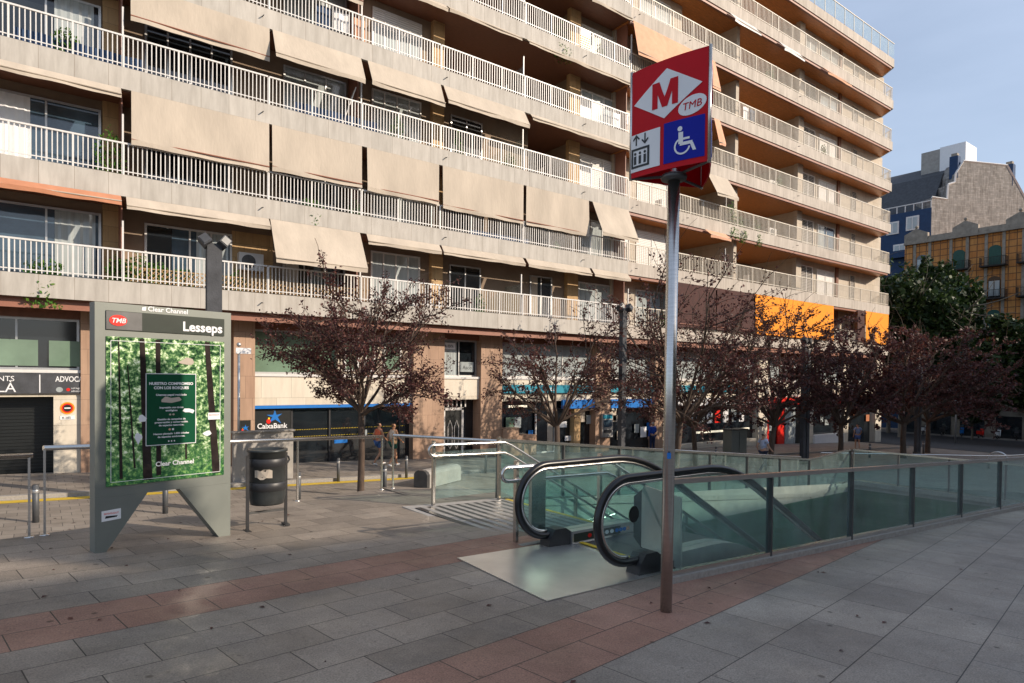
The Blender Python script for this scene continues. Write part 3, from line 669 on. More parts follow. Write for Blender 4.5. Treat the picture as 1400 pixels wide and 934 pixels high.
lettering('aps', .20, M['signwhite'], s, (XF(117, GY), Ys, 1.17), bold=.008); lettering('col·legi', .08, M['signwhite'], s, (XF(97, GY), Ys, 1.24)); lettering('advocats', .08, M['signwhite'], s, (XF(97, GY), Ys, 1.15))
x, z = G(92, 558); s = tag(disc((x, GY-.03, z), .19, .19, M['orange'], bld, 'no_parking_sign'), 'round no parking sign on the pillar beside the garage', 'sign'); s.parent = None; s.location = bld.location
disc((x, GY-.034, z), .15, .15, M['ovalred'], s, 'red_ring'); disc((x, GY-.038, z), .11, .11, M['ink'], s, 'dark_centre'); MB().box(x-.08, x+.08, GY-.046, GY-.04, z-.02, z+.02).build('white_bar', M['signwhite'], s)
pl_ = MB().box(x-.19, x+.19, GY-.036, GY-.024, z-.36, z-.24).build('number_plate', M['signwhite'], s); lettering('8-285', .10, M['ink'], pl_, (x-.14, GY-.04, z-.335))

s = board('bank_sign', 349, 399, -1.22, .46, 'ink', 'large dark glass panel with blue star and bank name', y=GY+.12, d=.04)
def star(c, r, parent, rv=(1, 0, 0)):
    P = [(0, 1), (.22, .25), (1.0, .42), (.38, -.05), (.85, -.95), (.05, -.38), (-.75, -.75), (-.35, -.05), (-1.15, .28), (-.22, .28)]
    poly([(x*r, y*r) for x, y in P], c, M['bankblue'], parent, 'blue_star'); 
    disc((c[0]-r*.85, c[1]-.004, c[2]-r*.62), r*.3, r*.33, M['ovalred'], parent, 'red_dot'); disc((c[0]-r*.80, c[1]-.006, c[2]-r*.22), r*.14, r*.14, M['yel'], parent, 'yellow_dot')
x, z = G(374, 570, GY+.12); star((x+.05, GY+.117, z), .27, s)
lettering('CaixaBank', .27, M['signwhite'], s, ((XF(349, GY)+XF(399, GY))/2-.02, GY+.117, G(374, 586)[1]), bold=.005, align='CENTER', sx=.95)
s = board('small_bank_sign', 325, 341, -1.15, .10, 'ink', 'narrow black bank sign on the brown pillar', y=GY-.19)
x = (XF(325, GY)+XF(341, GY))/2; star((x+.02, GY-.193, -.17), .12, s); lettering('CaixaBank', .11, M['signwhite'], s, (x, GY-.193, -.47), align='CENTER'); lettering('Store', .15, M['signwhite'], s, (x, GY-.193, -.78), bold=.004, align='CENTER')
MB().box(x-.12, x+.12, GY-.195, GY-.19, -.99, -.97).build('white_underline', M['signwhite'], s)
s = board('sale_notice', 609, 625, 3.0, 3.3, 'signwhite', 'white for sale notice behind the mezzanine window above the entrance', y=GY+.18, d=.02); lettering('EN VENTA', .17, M['ink'], s, (XF(609, GY)+.02, GY+.178, 3.08), bold=.003, sx=.6)
s = board('office_notice', 632, 650, 2.0, 2.45, 'panepale', 'pale notice reading asco behind the dark mezzanine window', y=GY+.18, d=.02); lettering('Asco', .24, M['ink'], s, (XF(635, GY), GY+.178, 2.12))
for p0, p1, lab in ((685, 810, 'teal shop board over the shop with the white door'), (833, 892, 'teal board between two brown pillars, right of the first one'), (906, 1033, 'long teal board above the white shop fascia')):
    s = board('teal_sign', p0, p1, 1.02, 1.42, 'teal', lab, group='teal boards along the spandrel')
    if p0 != 833:
        lettering('SOL', .2, M['signwhite'], s, (XF(p0+22, GY), GY-.143, 1.19), bold=.004); lettering('TOUR', .2, M['signwhite'], s, (XF(p0+62, GY), GY-.143, 1.14), bold=.006, shear=.2)
        MB().tube([(XF(p0+22, GY), GY-.146, 1.10), (XF(p0+30, GY), GY-.146, 1.14), (XF(p0+42, GY), GY-.146, 1.12)], .012, 6).build('white_wave', M['signwhite'], s)
        lettering('JOVENTUT', .27, M['signwhite'], s, (XF(p0+45, GY), GY-.143, 1.12), bold=.006, sx=.9) if False else None
# things on show in the shop windows
rr = random.Random(5)
for (p0, p1, n_) in ((690, 733, 4), (764, 784, 2), (795, 811, 2), (834, 852, 3), (870, 891, 3), (410, 560, 6), (1112, 1148, 4), (1160, 1193, 4)):
    for i in range(n_):
        x = XF(p0+(p1-p0)*(i+.2+.5*rr.random())/n_, GY); w_ = rr.uniform(.25, .6); z_ = rr.uniform(-1.6, -.5); h_ = rr.uniform(.25, .6)
        if p0 == 410: z_ = rr.uniform(-2.4, -1.9); h_ = .35; w_ = .3
        part(MB().box(x, x+w_, GY+.195, GY+.21, z_, z_+h_), 'window_poster', rr.choice(['signwhite', 'panepale', 'awning', 'bankblue', 'terra', 'panegreen']))
for p0, p1, zz in ((955, 1000, -1.55), (1012, 1030, -1.5), (842, 848, .02), (700, 725, .3)):
    part(MB().box(XF(p0, GY), XF(p1, GY), GY+.24, GY+.27, zz, zz+.12), 'shop_glow_strip', 'glow')  # glowing strips added to suggest bright counters and lit shop interiors
# cash machine
x, z = G(830, 605, GY-.16)
at_ = thing('cash_machine', (XF(822, GY), GY-.2, -1.2), 'cash machine with a lit teal head set into the brown pillar', 'cash machine')
x0, x1 = XF(829, GY-.2)-.35, XF(829, GY-.2)+.45
MB().box(x0, x1, GY-.28, GY-.155, -1.35, -.1).build('machine_body', M['alu'], at_); MB().box(x0+.06, x1-.06, GY-.30, GY-.281, -.36, -.16).build('machine_head', M['teal'], at_)
MB().box(x0+.1, x1-.1, GY-.295, GY-.281, -.8, -.42).build('machine_screen', M['pane'], at_); MB().box(x0+.12, x1-.12, GY-.33, GY-.281, -1.1, -.95).build('key_pad', M['darkst'], at_)

# ================================================================== OTHER BUILDINGS
# orange tiled block across the road: facade plane X = 87, looking west
def YX(px, Xp):                                   # where a bearing meets a wall plane across the road
    x, y, z = bearing(px, 500); return Xp*y/x
def ZX(px, py, Xp):
    x, y, z = bearing(px, py); return EYE+z*Xp/x
OX = 87.0
ob = thing('orange_tenement', (OX, 22, -4.7), 'old five storey orange tiled corner block with green shuttered balcony doors', 'building')
y1, y0 = YX(1233, OX), 2.0
zt = 20.2
MB().box(OX, OX+7.5, y0, y1, -5.2, zt-1.2).build('wall', M['orst'], ob)
MB().box(OX-.25, OX, y0, y1-.01, -5.2, .9).build('stone_plinth', M['oldst'], ob)
q = MB(); q.box(OX-.35, OX+.3, y0, y1, zt-1.35, zt-1.1)
yy = y1
i = 0
while yy > y0+2:
    w = 2.6
    if i % 2: q.box(OX-.12, OX+.25, yy-w, yy, zt-1.1, zt-.55)
    else:
        q.box(OX-.2, OX+.3, yy-w, yy, zt-1.1, zt-.1); q.prism([(OX-.2, yy-w, zt-.1), (OX-.2, yy-w/2, zt+.55), (OX-.2, yy, zt-.1)], (.5, 0, 0)); q.ball((OX, yy-w/2, zt+.75), .2)
    yy -= w; i += 1
q.build('crested_parapet', M['oldst'], ob)
cols = [1253, 1306, 1356, 1402]
rows = [(17.1, 2.3), (13.4, 2.5), (9.4, 2.7), (5.3, 2.8), (1.2, 2.8)]
for ci, px in enumerate([1257, 1307, 1356, 1408, 1470]):
    yc = YX(px, OX)
    MB().box(OX-.10, OX, yc-.98, yc-.68, .9, zt-1.35).box(OX-.10, OX, yc+.68, yc+.98, .9, zt-1.35).build('stone_pilaster', M['oldst'], ob)
    for zi, (zz, hh) in enumerate(rows):
        zz -= 1.9
        arc = [(OX-.06, yc-.6, zz), (OX-.06, yc-.6, zz+hh-.5)]+[(OX-.06, yc-.6*math.cos(a), zz+hh-.5+.45*math.sin(a)) for a in [math.pi*j/8 for j in range(1, 8)]]+[(OX-.06, yc+.6, zz+hh-.5), (OX-.06, yc+.6, zz)]
        wd = MB().prism(arc, (.12, 0, 0)).build('window', M['shutgreen' if (ci+zi) % 3 else 'paned'], ob)
        if (ci+zi) % 3 == 0: MB().box(OX-.09, OX-.065, yc-.5, yc-.05, zz+.2, zz+hh-.6).box(OX-.09, OX-.065, yc+.05, yc+.5, zz+.2, zz+hh-.6).build('curtain', M['panepale'], wd)
        q = MB().box(OX-.95, OX-.05, yc-1.25, yc+1.25, zz-.22, zz-.08)
        q.box(OX-.95, OX-.9, yc-1.25, yc+1.25, zz+.78, zz+.83)
        for j in range(19): yb = yc-1.22+j*2.44/18; q.box(OX-.94, OX-.92, yb-.015, yb+.015, zz-.08, zz+.78)
        for s_ in (-1, 1):
            q.box(OX-.9, OX-.05, yc+s_*1.23-.02, yc+s_*1.23+.02, zz+.78, zz+.83)
            for j in range(6): xb = OX-.85+j*.15; q.box(xb-.012, xb+.012, yc+s_*1.23-.012, yc+s_*1.23+.012, zz-.08, zz+.78)
        q.build('balcony', M['iron'], ob)
for i, px in enumerate((1245, 1285, 1330, 1380)):
    yc = YX(px, OX-.3); MB().box(OX-.3, OX-.2, yc-1.2, yc+1.2, -5, -1.9).build('shop_opening', M['paned'], ob)
# second old block joins it on the right (carved stone frame)
b2 = thing('blue_mansard_building', (95, 34, -4.8), 'taller deep blue building with slate mansard roof and bare grey gable wall', 'building')
BX = 95.0; ya = YX(1268, BX); yb_ = 66.0
zc = ZX(1262, 276, BX)
MB().box(BX, BX+12, ya, yb_, -5.2, zc-1.0).build('wall', M['bluew'], b2)
# gable (party) wall, oblique, stepped up to the roof ridge
g0 = Vector((BX, ya, 0)); g1 = Vector((108, 28.5, 0)); gd_ = (g1-g0)
def gz(px, py):                                    # bearing on the oblique gable plane
    x, y, z = bearing(px, py); t = g0.cross(gd_).z/Vector((x, y, 0)).cross(gd_).z; p = Vector((x*t, y*t, EYE+z*t)); return p
pts = [gz(*p) for p in ((1268.5, 272), (1289, 275), (1290, 255), (1299, 252), (1300, 240), (1310, 223), (1370, 229), (1397, 276))]
pts = [Vector((BX, ya, -5))]+pts+[gz(1398, 500)]
MB().prism(pts, (1.2, 2.4, 0)).build('gable_wall', M['gable'], b2)
q = MB()
for a, b in zip(pts[1:], pts[2:-1]): q.tube([a+Vector((0, 0, .08)), b+Vector((0, 0, .08))], .14, 4)
q.build('white_coping', M['white'], b2)
zr = ZX(1300, 225, BX+6)
MB().prism([(BX+.6, ya+.3, zc-1.0), (BX+4.5, ya+.3, zr-1.5), (BX+9, ya+.3, zr+1), (BX+14, ya+.3, zr+1), (BX+14, ya+.3, zc-1)], (0, yb_-ya, 0)).build('slate_roof', M['slate'], b2)
q = MB()
for j in range(30): y = ya+j*1.05; q.box(BX+.0, BX+.12, y, y+.10, zc-1, zc-.1)
q.box(BX, BX+.14, ya, yb_, zc-.12, zc); q.build('white_balustrade', M['white'], b2)
for px, py0, py1 in ((1216, 305, 322), (1243, 297, 316), (1226, 335, 352), (1250, 330, 350), (1215, 385, 402), (1250, 385, 402)):
    yc = YX(px, BX); wd = MB().box(BX-.1, BX, yc-.8, yc+.8, ZX(px, py1, BX), ZX(px, py0, BX)).build('window', M['white'], b2)
    MB().box(BX-.13, BX-.101, yc-.6, yc-.08, ZX(px, py1, BX)+.2, ZX(px, py0, BX)-.2).box(BX-.13, BX-.101, yc+.08, yc+.6, ZX(px, py1, BX)+.2, ZX(px, py0, BX)-.2).build('pane', M['panepale'], wd)
    MB().box(BX-.9, BX-.14, yc-1.1, yc+1.1, ZX(px, py1, BX)-.25, ZX(px, py1, BX)+.7).build('balcony', M['bluew'], b2) if py0 > 320 else None
yc = YX(1283, BX+8)
MB().box(BX+6, BX+10, YX(1313, BX+6), YX(1278, BX+6), zr-1, ZX(1300, 199, BX+6)).build('rooftop_hut', M['signwhite'], b2)
MB().box(BX+6.2, BX+10.5, YX(1278, BX+6)+.02, YX(1252, BX+6), zr-1.5, ZX(1268, 208, BX+6)).build('rooftop_tank_room', M['concrete'], b2)
for px, py in ((1307, 215), (1382, 226)):
    p = gz(px, py); q = MB().box(p.x-.5, p.x+.5, p.y+.2, p.y+1.2, p.z-3, p.z).build('chimney', M['bluew'], b2)
    MB().box(p.x-.35, p.x+.35, p.y+.35, p.y+1.05, p.z+.01, p.z+.4).build('chimney_pot', M['oldst'], q)
# city block behind, closing the street to the right
b3 = thing('stone_tenement', (90, -14, -4.6), 'grey stone tenement right of the orange block, mostly hidden by trees', 'building')
MB().box(OX, OX+12, -34, 1.9, -5.2, 19).build('wall', M['oldst'], b3)
for zz in range(5):
    for j in range(9):
        MB().box(OX-.06, OX, -32+j*3.7, -30.7+j*3.7, -1+zz*3.8, 1.4+zz*3.8).build('window', M['paned'], b3)

# unseen blocks added behind the camera, their roof heights set to shade the plaza
def shade_block(name, x0, x1, y0, y1, zt, lab):
    r = thing(name, ((x0+x1)/2, y1, -2), lab, 'building')
    MB().box(x0, x1, y0, y1, -4, zt).build('wall', M['behind'], r)
    MB().box(x0-.3, x1+.3, y1, y1+.3, zt-.5, zt).build('cornice', M['cream'], r)
    n = int((x1-x0)/5); f = int((zt-1)/3.3)
    q = [MB() for _ in range(1)]
    for i in range(n):
        for j in range(f):
            x = x0+2+i*5; MB().box(x, x+1.8, y1, y1+.08, 1+j*3.3, 3+j*3.3).build('window', M['paned'], r)
shade_block('low_shade_block', 2, 51, -30, -19, 15.2, 'lower unseen pale block behind the viewer, added to shade the foreground')
shade_block('tall_shade_block', 58, 100, -36, -22, 25.4, 'taller unseen pale block behind the viewer, added to shade the right hand trees')
# ================================================================== METRO SIGN
b = onA(915, 838)
ms = thing('metro_sign', b, 'tall metro sign, red with white diamond M, on a round steel pole by the escalator', 'sign')
px_, py_ = b.x, b.y
ZS0, ZS1 = 3.43, 4.33
MB().tube([(px_, py_, b.z-.02), (px_+.02, py_, ZS0+.03)], .05, 24).build('pole', M['steel'], ms)
MB().lathe([(.05, 0), (.10, .004), (.11, .03), (.10, .05), (.05, .052)], (px_+.02, py_, ZS0-.06), 20).build('collar', M['darkst'], ms)
st = MB().prism([(px_-.052, py_-.03, 1.05), (px_-.03, py_-.053, 1.05), (px_-.03, py_-.053, 1.10), (px_-.052, py_-.03, 1.10)], (-.001, -.001, 0)).build('sticker', M['bankblue'], ms)
# three curved faces round the pole; face 0 looks at the camera and to the left
Wd = .71; RAD = 2.0; C0 = Vector((px_+.12, py_+.02, 0))
ap = Wd/(2*math.sqrt(3))                           # apothem of the triangle
na = math.atan2(-.195, -.98)                    # bearing of the normal of the front face
def face(ix):
    a = na+ix*2*math.pi/3; n = Vector((math.cos(a), math.sin(a), 0)); r = Vector((-n.y, n.x, 0)) # r: to the right seen from outside
    return n, r
sagc = RAD-math.sqrt(RAD**2-(Wd/2)**2)
def FP(ix, u, z, d=0):                             # point on curved face: u in [-.5,.5]*Wd, z world, d proud
    n, r = face(ix); bulge = math.sqrt(RAD**2-(u)**2)-math.sqrt(RAD**2-(Wd/2)**2)
    return C0+n*(ap+bulge+d)+r*u+Vector((0, 0, z))
def curved(poly2, ix, m, name, d, parent, thick=.003):
    """flat drawing wrapped on the curved face"""
    bm = bmesh.new(); vs = [bm.verts.new((x, y, 0)) for x, y in poly2]; bm.faces.new(vs)
    for x in [(-.5+i/16)*Wd for i in range(1, 16)]:
        bmesh.ops.bisect_plane(bm, geom=bm.verts[:]+bm.edges[:]+bm.faces[:], plane_co=(x, 0, 0), plane_no=(1, 0, 0))
    bmesh.ops.triangulate(bm, faces=bm.faces[:])
    mb = MB(); bm.verts.ensure_lookup_table(); bm.verts.index_update()
    mb.add([FP(ix, v.co.x, v.co.y, d) for v in bm.verts], [tuple(v.index for v in f.verts) for f in bm.faces]); bm.free()
    o = mb.build(name, m, parent); md = o.modifiers.new('s', 'SOLIDIFY'); md.thickness = thick; md.offset = 0; return o
def ctext(t, size, ix, u, z, m, parent, bold=0, shear=0, sx=1, rot=0, d=.006, align='CENTER'):
    o = lettering(t, size, m, parent, (0, 0, 0), bold=bold, shear=shear, sx=sx, align=align, ext=.001)
    off = woff(parent)
    for v in o.data.vertices:
        c = v.co+off; x, y = c.x, c.z
        x, y = x*math.cos(rot)-y*math.sin(rot), x*math.sin(rot)+y*math.cos(rot)
        v.co = FP(ix, u+x, z+y, d - c.y) - off
    return o
rect = lambda x0, x1, y0, y1: [(x0, y0), (x1, y0), (x1, y1), (x0, y1)]
H = ZS1-ZS0; hw = Wd/2
for ix in range(3):
    col = 'red'
    pn = curved(rect(-hw, hw, ZS0, ZS1), ix, M['red'], 'sign_panel', 0, ms, .012)
    if ix == 0:
        cx, cz = -.02, ZS0+H*.69
        curved([(-.32, cz-.01), (-.02, cz-.20), (.30, cz+.01), (0, cz+.20)], 0, M['signwhite'], 'white_diamond', .009, pn)
        for mp_ in ([(-.15, 0), (-.085, 0), (-.085, .27), (-.15, .27)], [(.085, 0), (.15, 0), (.15, .27), (.085, .27)], [(-.086, .27), (-.086, .15), (-.03, 0), (.0, 0), (0, .10), (-.03, .17), (-.065, .27)], [(.086, .27), (.065, .27), (.03, .17), (-.001, .10), (-.001, 0), (.03, 0), (.086, .15)]):
            curved([(x*.78-.015, cz-.105+y*.78) for x, y in mp_], 0, M['red'], 'letter_m', .013, pn)
        el = [(.22+.115*math.cos(a)*1.0-.0*math.sin(a), ZS0+.47+.075*math.sin(a)+.02*math.cos(a)) for a in [2*math.pi*i/28 for i in range(28)]]
        curved(el, 0, M['signwhite'], 'white_oval', .009, pn); ctext('TMB', .082, 0, .22, ZS0+.442, M['red'], pn, bold=0, shear=.2, d=.013, rot=.08)
        curved(rect(-hw+.004, -.055, ZS0+.045, ZS0+.36), 0, M['signwhite'], 'white_square', .009, pn)
        curved(rect(-.02, hw-.03, ZS0+.045, ZS0+.375), 0, M['blue'], 'blue_square', .009, pn)
        # lift pictogram
        z0 = ZS0+.075; q = rect(-.345, -.155, z0, z0+.165); k = lambda *a: curved(rect(*a), 0, M['ink'], 'lift_pictogram', .013, pn, .002)
        k(-.340, -.322, z0, z0+.165); k(-.175, -.155, z0, z0+.165); k(-.325, -.175, z0, z0+.018); k(-.325, -.175, z0+.147, z0+.165)
        for u in (-.30, -.25, -.20):
            k(u-.012, u+.012, z0+.03, z0+.10); curved([(u+.012*math.cos(a), z0+.12+.012*math.sin(a)) for a in [2*math.pi*i/10 for i in range(10)]], 0, M['ink'], 'lift_pictogram', .013, pn, .002)
        for u, s in ((-.29, 1), (-.20, -1)):
            za, zb2 = z0+.19, z0+.275
            k(u-.006, u+.006, za, zb2); t = zb2 if s > 0 else za
            for w in (-1, 1): curved([(u, t+s*.006), (u+w*.035, t-s*.032), (u+w*.029, t-s*.042), (u, t-s*.014)][::(1 if w*s > 0 else -1)], 0, M['ink'], 'lift_pictogram', .013, pn, .002)
        # wheelchair pictogram
        c0, z1 = .155, ZS0+.14
        q = lambda p: curved([(.155+(x-.17)*.78, ZS0+.205+(y-ZS0-.2)*.78) for x, y in p], 0, M['signwhite'], 'wheelchair_pictogram', .013, pn, .002)
        q([(.13+.026*math.cos(a), ZS0+.32+.026*math.sin(a)) for a in [2*math.pi*i/14 for i in range(14)]])
        n = 22; a0, a1 = R(120), R(350)
        for i in range(n):
            a, b_ = a0+(a1-a0)*i/n, a0+(a1-a0)*(i+1)/n; ro, ri = .088, .070
            q([(c0+ro*math.cos(a), z1+ro*math.sin(a)), (c0+ro*math.cos(b_), z1+ro*math.sin(b_)), (c0+ri*math.cos(b_), z1+ri*math.sin(b_)), (c0+ri*math.cos(a), z1+ri*math.sin(a))])
        q([(.115, ZS0+.165), (.165, ZS0+.165), (.165, ZS0+.285), (.115, ZS0+.285)]); q([(.165, ZS0+.20), (.235, ZS0+.20), (.235, ZS0+.222), (.165, ZS0+.222)])
        q([(.13, ZS0+.145), (.265, ZS0+.145), (.265, ZS0+.178), (.13, ZS0+.178)]); q([(.235, ZS0+.16), (.27, ZS0+.16), (.305, ZS0+.075), (.27, ZS0+.075)])
    else:
        curved([(-.32, ZS0+.70), (0, ZS0+.45), (.30, ZS0+.72), (0, ZS0+.95)], ix, M['signwhite'], 'white_diamond', .009, pn); ctext('M', .36, ix, 0, ZS0+.57, M['red'], pn, bold=.014, d=.013)
        curved(rect(-hw+.02, .10, ZS0+.045, ZS0+.36), ix, M['blue'], 'blue_square', .009, pn); ctext('10', .22, ix, -.16, ZS0+.12, M['signwhite'], pn, bold=.006, d=.013)
for ix in range(3):                                # corner posts
    p = FP(ix, hw, ZS0); MB().tube([(p.x, p.y, ZS0-.01), (p.x, p.y, ZS1+.01)], .014, 8).build('corner_post', M['steel'], ms)
pts = [FP(ix, u*hw, 0) for ix in range(3) for u in [-1+.2*i for i in range(10)]]
q = MB()
for ix in range(3): p = FP(ix, hw, 0); q.tube([(px_+.02, py_, ZS0-.02), (p.x, p.y, ZS0+.0)], .012, 6)
q.build('bracket_arms', M['darkst'], ms)

# ================================================================== BILLBOARD (information totem)
bb = thing('information_totem', (.46, 7.8, -.15), 'grey street totem with forest poster and station name header', 'billboard')
P0 = Vector((.46, 7.8, 0)); rv = Vector((1.38, .31, 0)).normalized(); nv = Vector((rv.y, -rv.x, 0)); BW = 1.415
def TB(u, v, d=0): return P0+rv*u+nv*d+Vector((0, 0, v))
Tm = Matrix(((rv.x, nv.x, 0, P0.x), (rv.y, nv.y, 0, P0.y), (0, 0, 1, 0), (0, 0, 0, 1)))
def tb(u0, u1, d0, d1, v0, v1, name, m, parent=None):
    q = MB(); q.box(u0, u1, -d1, -d0, v0, v1)
    q.v = [tuple(TB(x, z, -y)) for x, y, z in q.v]; return q.build(name, m, parent or bb)
zb0, zb1 = .42, 2.45
fr = tb(0, BW, -.16, .0, zb0+.001, zb1, 'cabinet', M['bbgrey'])
tb(.10, BW-.085, .001, .012, 2.17, 2.37, 'header_panel', M['charcoal'], fr)
hd = tb(.10, .44, .0125, .014, 2.175, 2.365, 'header_strip', M['darkst'], fr)
lettering('Lesseps', .145, M['signwhite'], fr, TB(BW-.11, 2.205, .016), rv, bold=.004, align='RIGHT')
disc(TB(.21, 2.27, .015), .085, .058, M['ovalred'], fr, 'red_oval', rv); lettering('TMB', .07, M['signwhite'], fr, TB(.21, 2.245, .02), rv, bold=.0008, shear=.25, align='CENTER')
lettering('Clear Channel', .072, M['signwhite'], fr, TB(.50, 2.395, .002), rv, bold=.0015); MB().prism([TB(.44, 2.395, .002), TB(.48, 2.395, .002), TB(.485, 2.44, .002), TB(.445, 2.43, .002)], nv*.002).build('white_mark', M['signwhite'], fr)
# poster: photograph of a forest
pm = bpy.data.materials.new('forest_photograph'); pm.use_nodes = True; n = pm.node_tree.nodes; l = pm.node_tree.links; bsd = n['Principled BSDF']; bsd.inputs['Roughness'].default_value = .12
t = n.new('ShaderNodeTexCoord')
def nz_(sc, det, stops, asp=(1, 1, 1)):
    q = n.new('ShaderNodeMapping'); q.inputs['Scale'].default_value = asp; l.new(t.outputs['Object'], q.inputs[0])
    z = n.new('ShaderNodeTexNoise'); z.inputs['Scale'].default_value = sc; z.inputs['Detail'].default_value = det; z.inputs['Roughness'].default_value = .75; l.new(q.outputs[0], z.inputs['Vector'])
    r = n.new('ShaderNodeValToRGB'); e = r.color_ramp.elements; e[0].position, e[0].color = stops[0][0], (*stops[0][1], 1); e[1].position, e[1].color = stops[-1][0], (*stops[-1][1], 1)
    for p, c in stops[1:-1]: x = e.new(p); x.color = (*c, 1)
    l.new(z.outputs['Fac'], r.inputs[0]); return r.outputs[0]
a_ = nz_(17, 15, [(.38, (.008, .016, .011)), (.46, (.03, .085, .035)), (.515, (.11, .22, .075)), (.56, (.38, .50, .24)), (.62, (.82, .86, .70))])
sxz = n.new('ShaderNodeSeparateXYZ'); l.new(t.outputs['Object'], sxz.inputs[0])
mr = n.new('ShaderNodeMapRange'); mr.inputs['From Min'].default_value = 1.15; mr.inputs['From Max'].default_value = .75; l.new(sxz.outputs['Z'], mr.inputs['Value'])
b_ = nz_(24, 10, [(.35, (.005, .02, .012)), (.5, (.03, .12, .04)), (.62, (.20, .36, .10)), (.72, (.5, .62, .3))])
x = n.new('ShaderNodeMixRGB'); l.new(mr.outputs[0], x.inputs[0]); l.new(a_, x.inputs[1]); l.new(b_, x.inputs[2]); l.new(x.outputs[0], bsd.inputs['Base Color'])
# weak emission in the print's own colours brightens the poster
l.new(x.outputs[0], bsd.inputs['Emission Color']); bsd.inputs['Emission Strength'].default_value = .22
po = tb(.10, BW-.085, .001, .010, .53, 2.10, 'poster', pm)
trunk = mat('poster_trunk', (.03, .022, .02), .2, 0, .4, 9)
def ptrunk(u0, u1, w0, w1, v0=.55, v1=2.09):
    MB().prism([TB(u0-w0/2, v0, .0105), TB(u0+w0/2, v0, .0105), TB(u1+w1/2, v1, .0105), TB(u1-w1/2, v1, .0105)], nv*.0012).build('printed_trunk', trunk, po)
for a in ((.24, .215, .032, .012, .6), (.50, .44, .095, .05, .56), (.61, .60, .05, .05, .6), (1.24, 1.13, .09, .055, .56), (.90, .89, .022, .012, .75, 1.4), (.37, .30, .02, .012, .7, 1.8)): ptrunk(*a)
q = MB()
for u0, u1, v0, v1 in ((.14, BW-.13, 2.055, 2.06), (.14, BW-.13, .57, .575), (.14, .145, .57, 2.06), (BW-.135, BW-.13, .57, 2.06)):
    q.prism([TB(u0, v0, .0125), TB(u1, v0, .0125), TB(u1, v1, .0125), TB(u0, v1, .0125)], nv*.001)
q.build('white_border', M['signwhite'], po)
ig = tb(.475, 1.005, .012, .016, .93, 1.72, 'text_panel', mat('poster_green', (.008, .075, .035), .2), po)
q = MB()
for u0, u1, v0, v1 in ((.475, 1.005, 1.713, 1.72), (.475, 1.005, .93, .937), (.475, .482, .937, 1.713), (.998, 1.005, .937, 1.713)): q.prism([TB(u0, v0, .0165), TB(u1, v0, .0165), TB(u1, v1, .0165), TB(u0, v1, .0165)], nv*.001)
q.build('white_outline', M['signwhite'], po)
for tx, sz, v, bo in (('NUESTRO COMPROMISO', .041, 1.595, .0014), ('CON LOS BOSQUES', .041, 1.548, .0014), ('Usamos papel reciclado', .03, 1.475, .0008), ('Impresión con tintas', .027, 1.335, .0008), ('ecológicas', .027, 1.302, .0008), ('Gestión de campañas de', .027, 1.205, .0008), ('preservación y conservación', .027, 1.172, .0008), ('de espacios naturales.', .027, 1.139, .0008), ('Hemos plantado 1.800 árboles', .027, 1.045, .0008), ('de especies autóctonas.', .027, 1.012, .0008)):
    lettering(tx, sz, M['signwhite'], po, TB(.74, v, .0175), rv, bold=bo, align='CENTER', ext=.0006, sx=1.12 if sz < .04 else 1.0)
for u in (.72, .755): disc(TB(u, 1.10, .0175), .012, .012, M['awning3' if u < .73 else 'signwhite'], po, 'small_icon', rv, d=.001)
for u in (.71, .74, .77): disc(TB(u, .97, .0175), .007, .009, M['signwhite'], po, 'small_icon', rv, d=.001)
for u in (.725, .76): disc(TB(u, 1.265, .0175), .012, .010, M['awning'], po, 'small_icon', rv, d=.001)
lettering('Clear Channel', .07, M['signwhite'], po, TB(.78, .70, .013), rv, bold=.0015, align='CENTER', ext=.0008)
def torn(cu, cv, w, h, m, seed, name='torn_sticker'):
    r = random.Random(seed); k = 8
    pts = [TB(cu+w/2*math.cos(a)*r.uniform(.7, 1.15), cv+h/2*math.sin(a)*r.uniform(.35, 1.3), .018) for a in [2*math.pi*i/k for i in range(k)]]
    return MB().prism(pts, nv*.001).build(name, m, po)
torn(.74, 1.43, .26, .09, M['awning'], 3); torn(.90, 1.85, .17, .09, M['awning'], 5); torn(.44, 1.23, .09, .09, M['signwhite'], 6); torn(.40, 1.03, .10, .14, M['signwhite'], 7); torn(1.13, 1.03, .11, .08, M['signwhite'], 9); torn(.93, 1.30, .14, .07, M['signwhite'], 4)
s = MB().prism([TB(1.14, 1.19, .0175), TB(1.28, 1.19, .0175), TB(1.28, 1.27, .0175), TB(1.14, 1.27, .0175)], nv*.001).build('sticker', M['signwhite'], po)
lettering('BENVINGUT', .022, M['ovalred'], po, TB(1.21, 1.235, .019), rv, align='CENTER', ext=.0005)
# legs: two tapering boxes
for u0, u1, w0, w1, side in ((.0, .0, .06, .50, 0), (BW, BW, .09, .56, 1)):
    vb = -.155 if side == 0 else -.215
    if side == 0: pts = [TB(0, vb), TB(.10, vb), TB(.50, zb0), TB(0, zb0)]
    else: pts = [TB(BW, vb), TB(BW, zb0), TB(BW-.58, zb0), TB(BW-.13, vb)]
    lg = MB().prism(pts, -nv*.16).build('leg', M['bbgrey'], bb)
    if side == 0:
        s = MB().prism([TB(.06, .17, .001), TB(.24, .18, .001), TB(.24, .29, .001), TB(.06, .28, .001)], nv*.001).build('sticker', M['signwhite'], lg); lettering('BENVINGUT', .025, M['ovalred'], lg, TB(.15, .24, .003), rv, align='CENTER', ext=.0005)
        MB().prism([TB(.09, .20, .002), TB(.2, .205, .002), TB(.21, .22, .002), TB(.10, .225, .002)], nv*.001).build('scribble', M['ink'], lg)

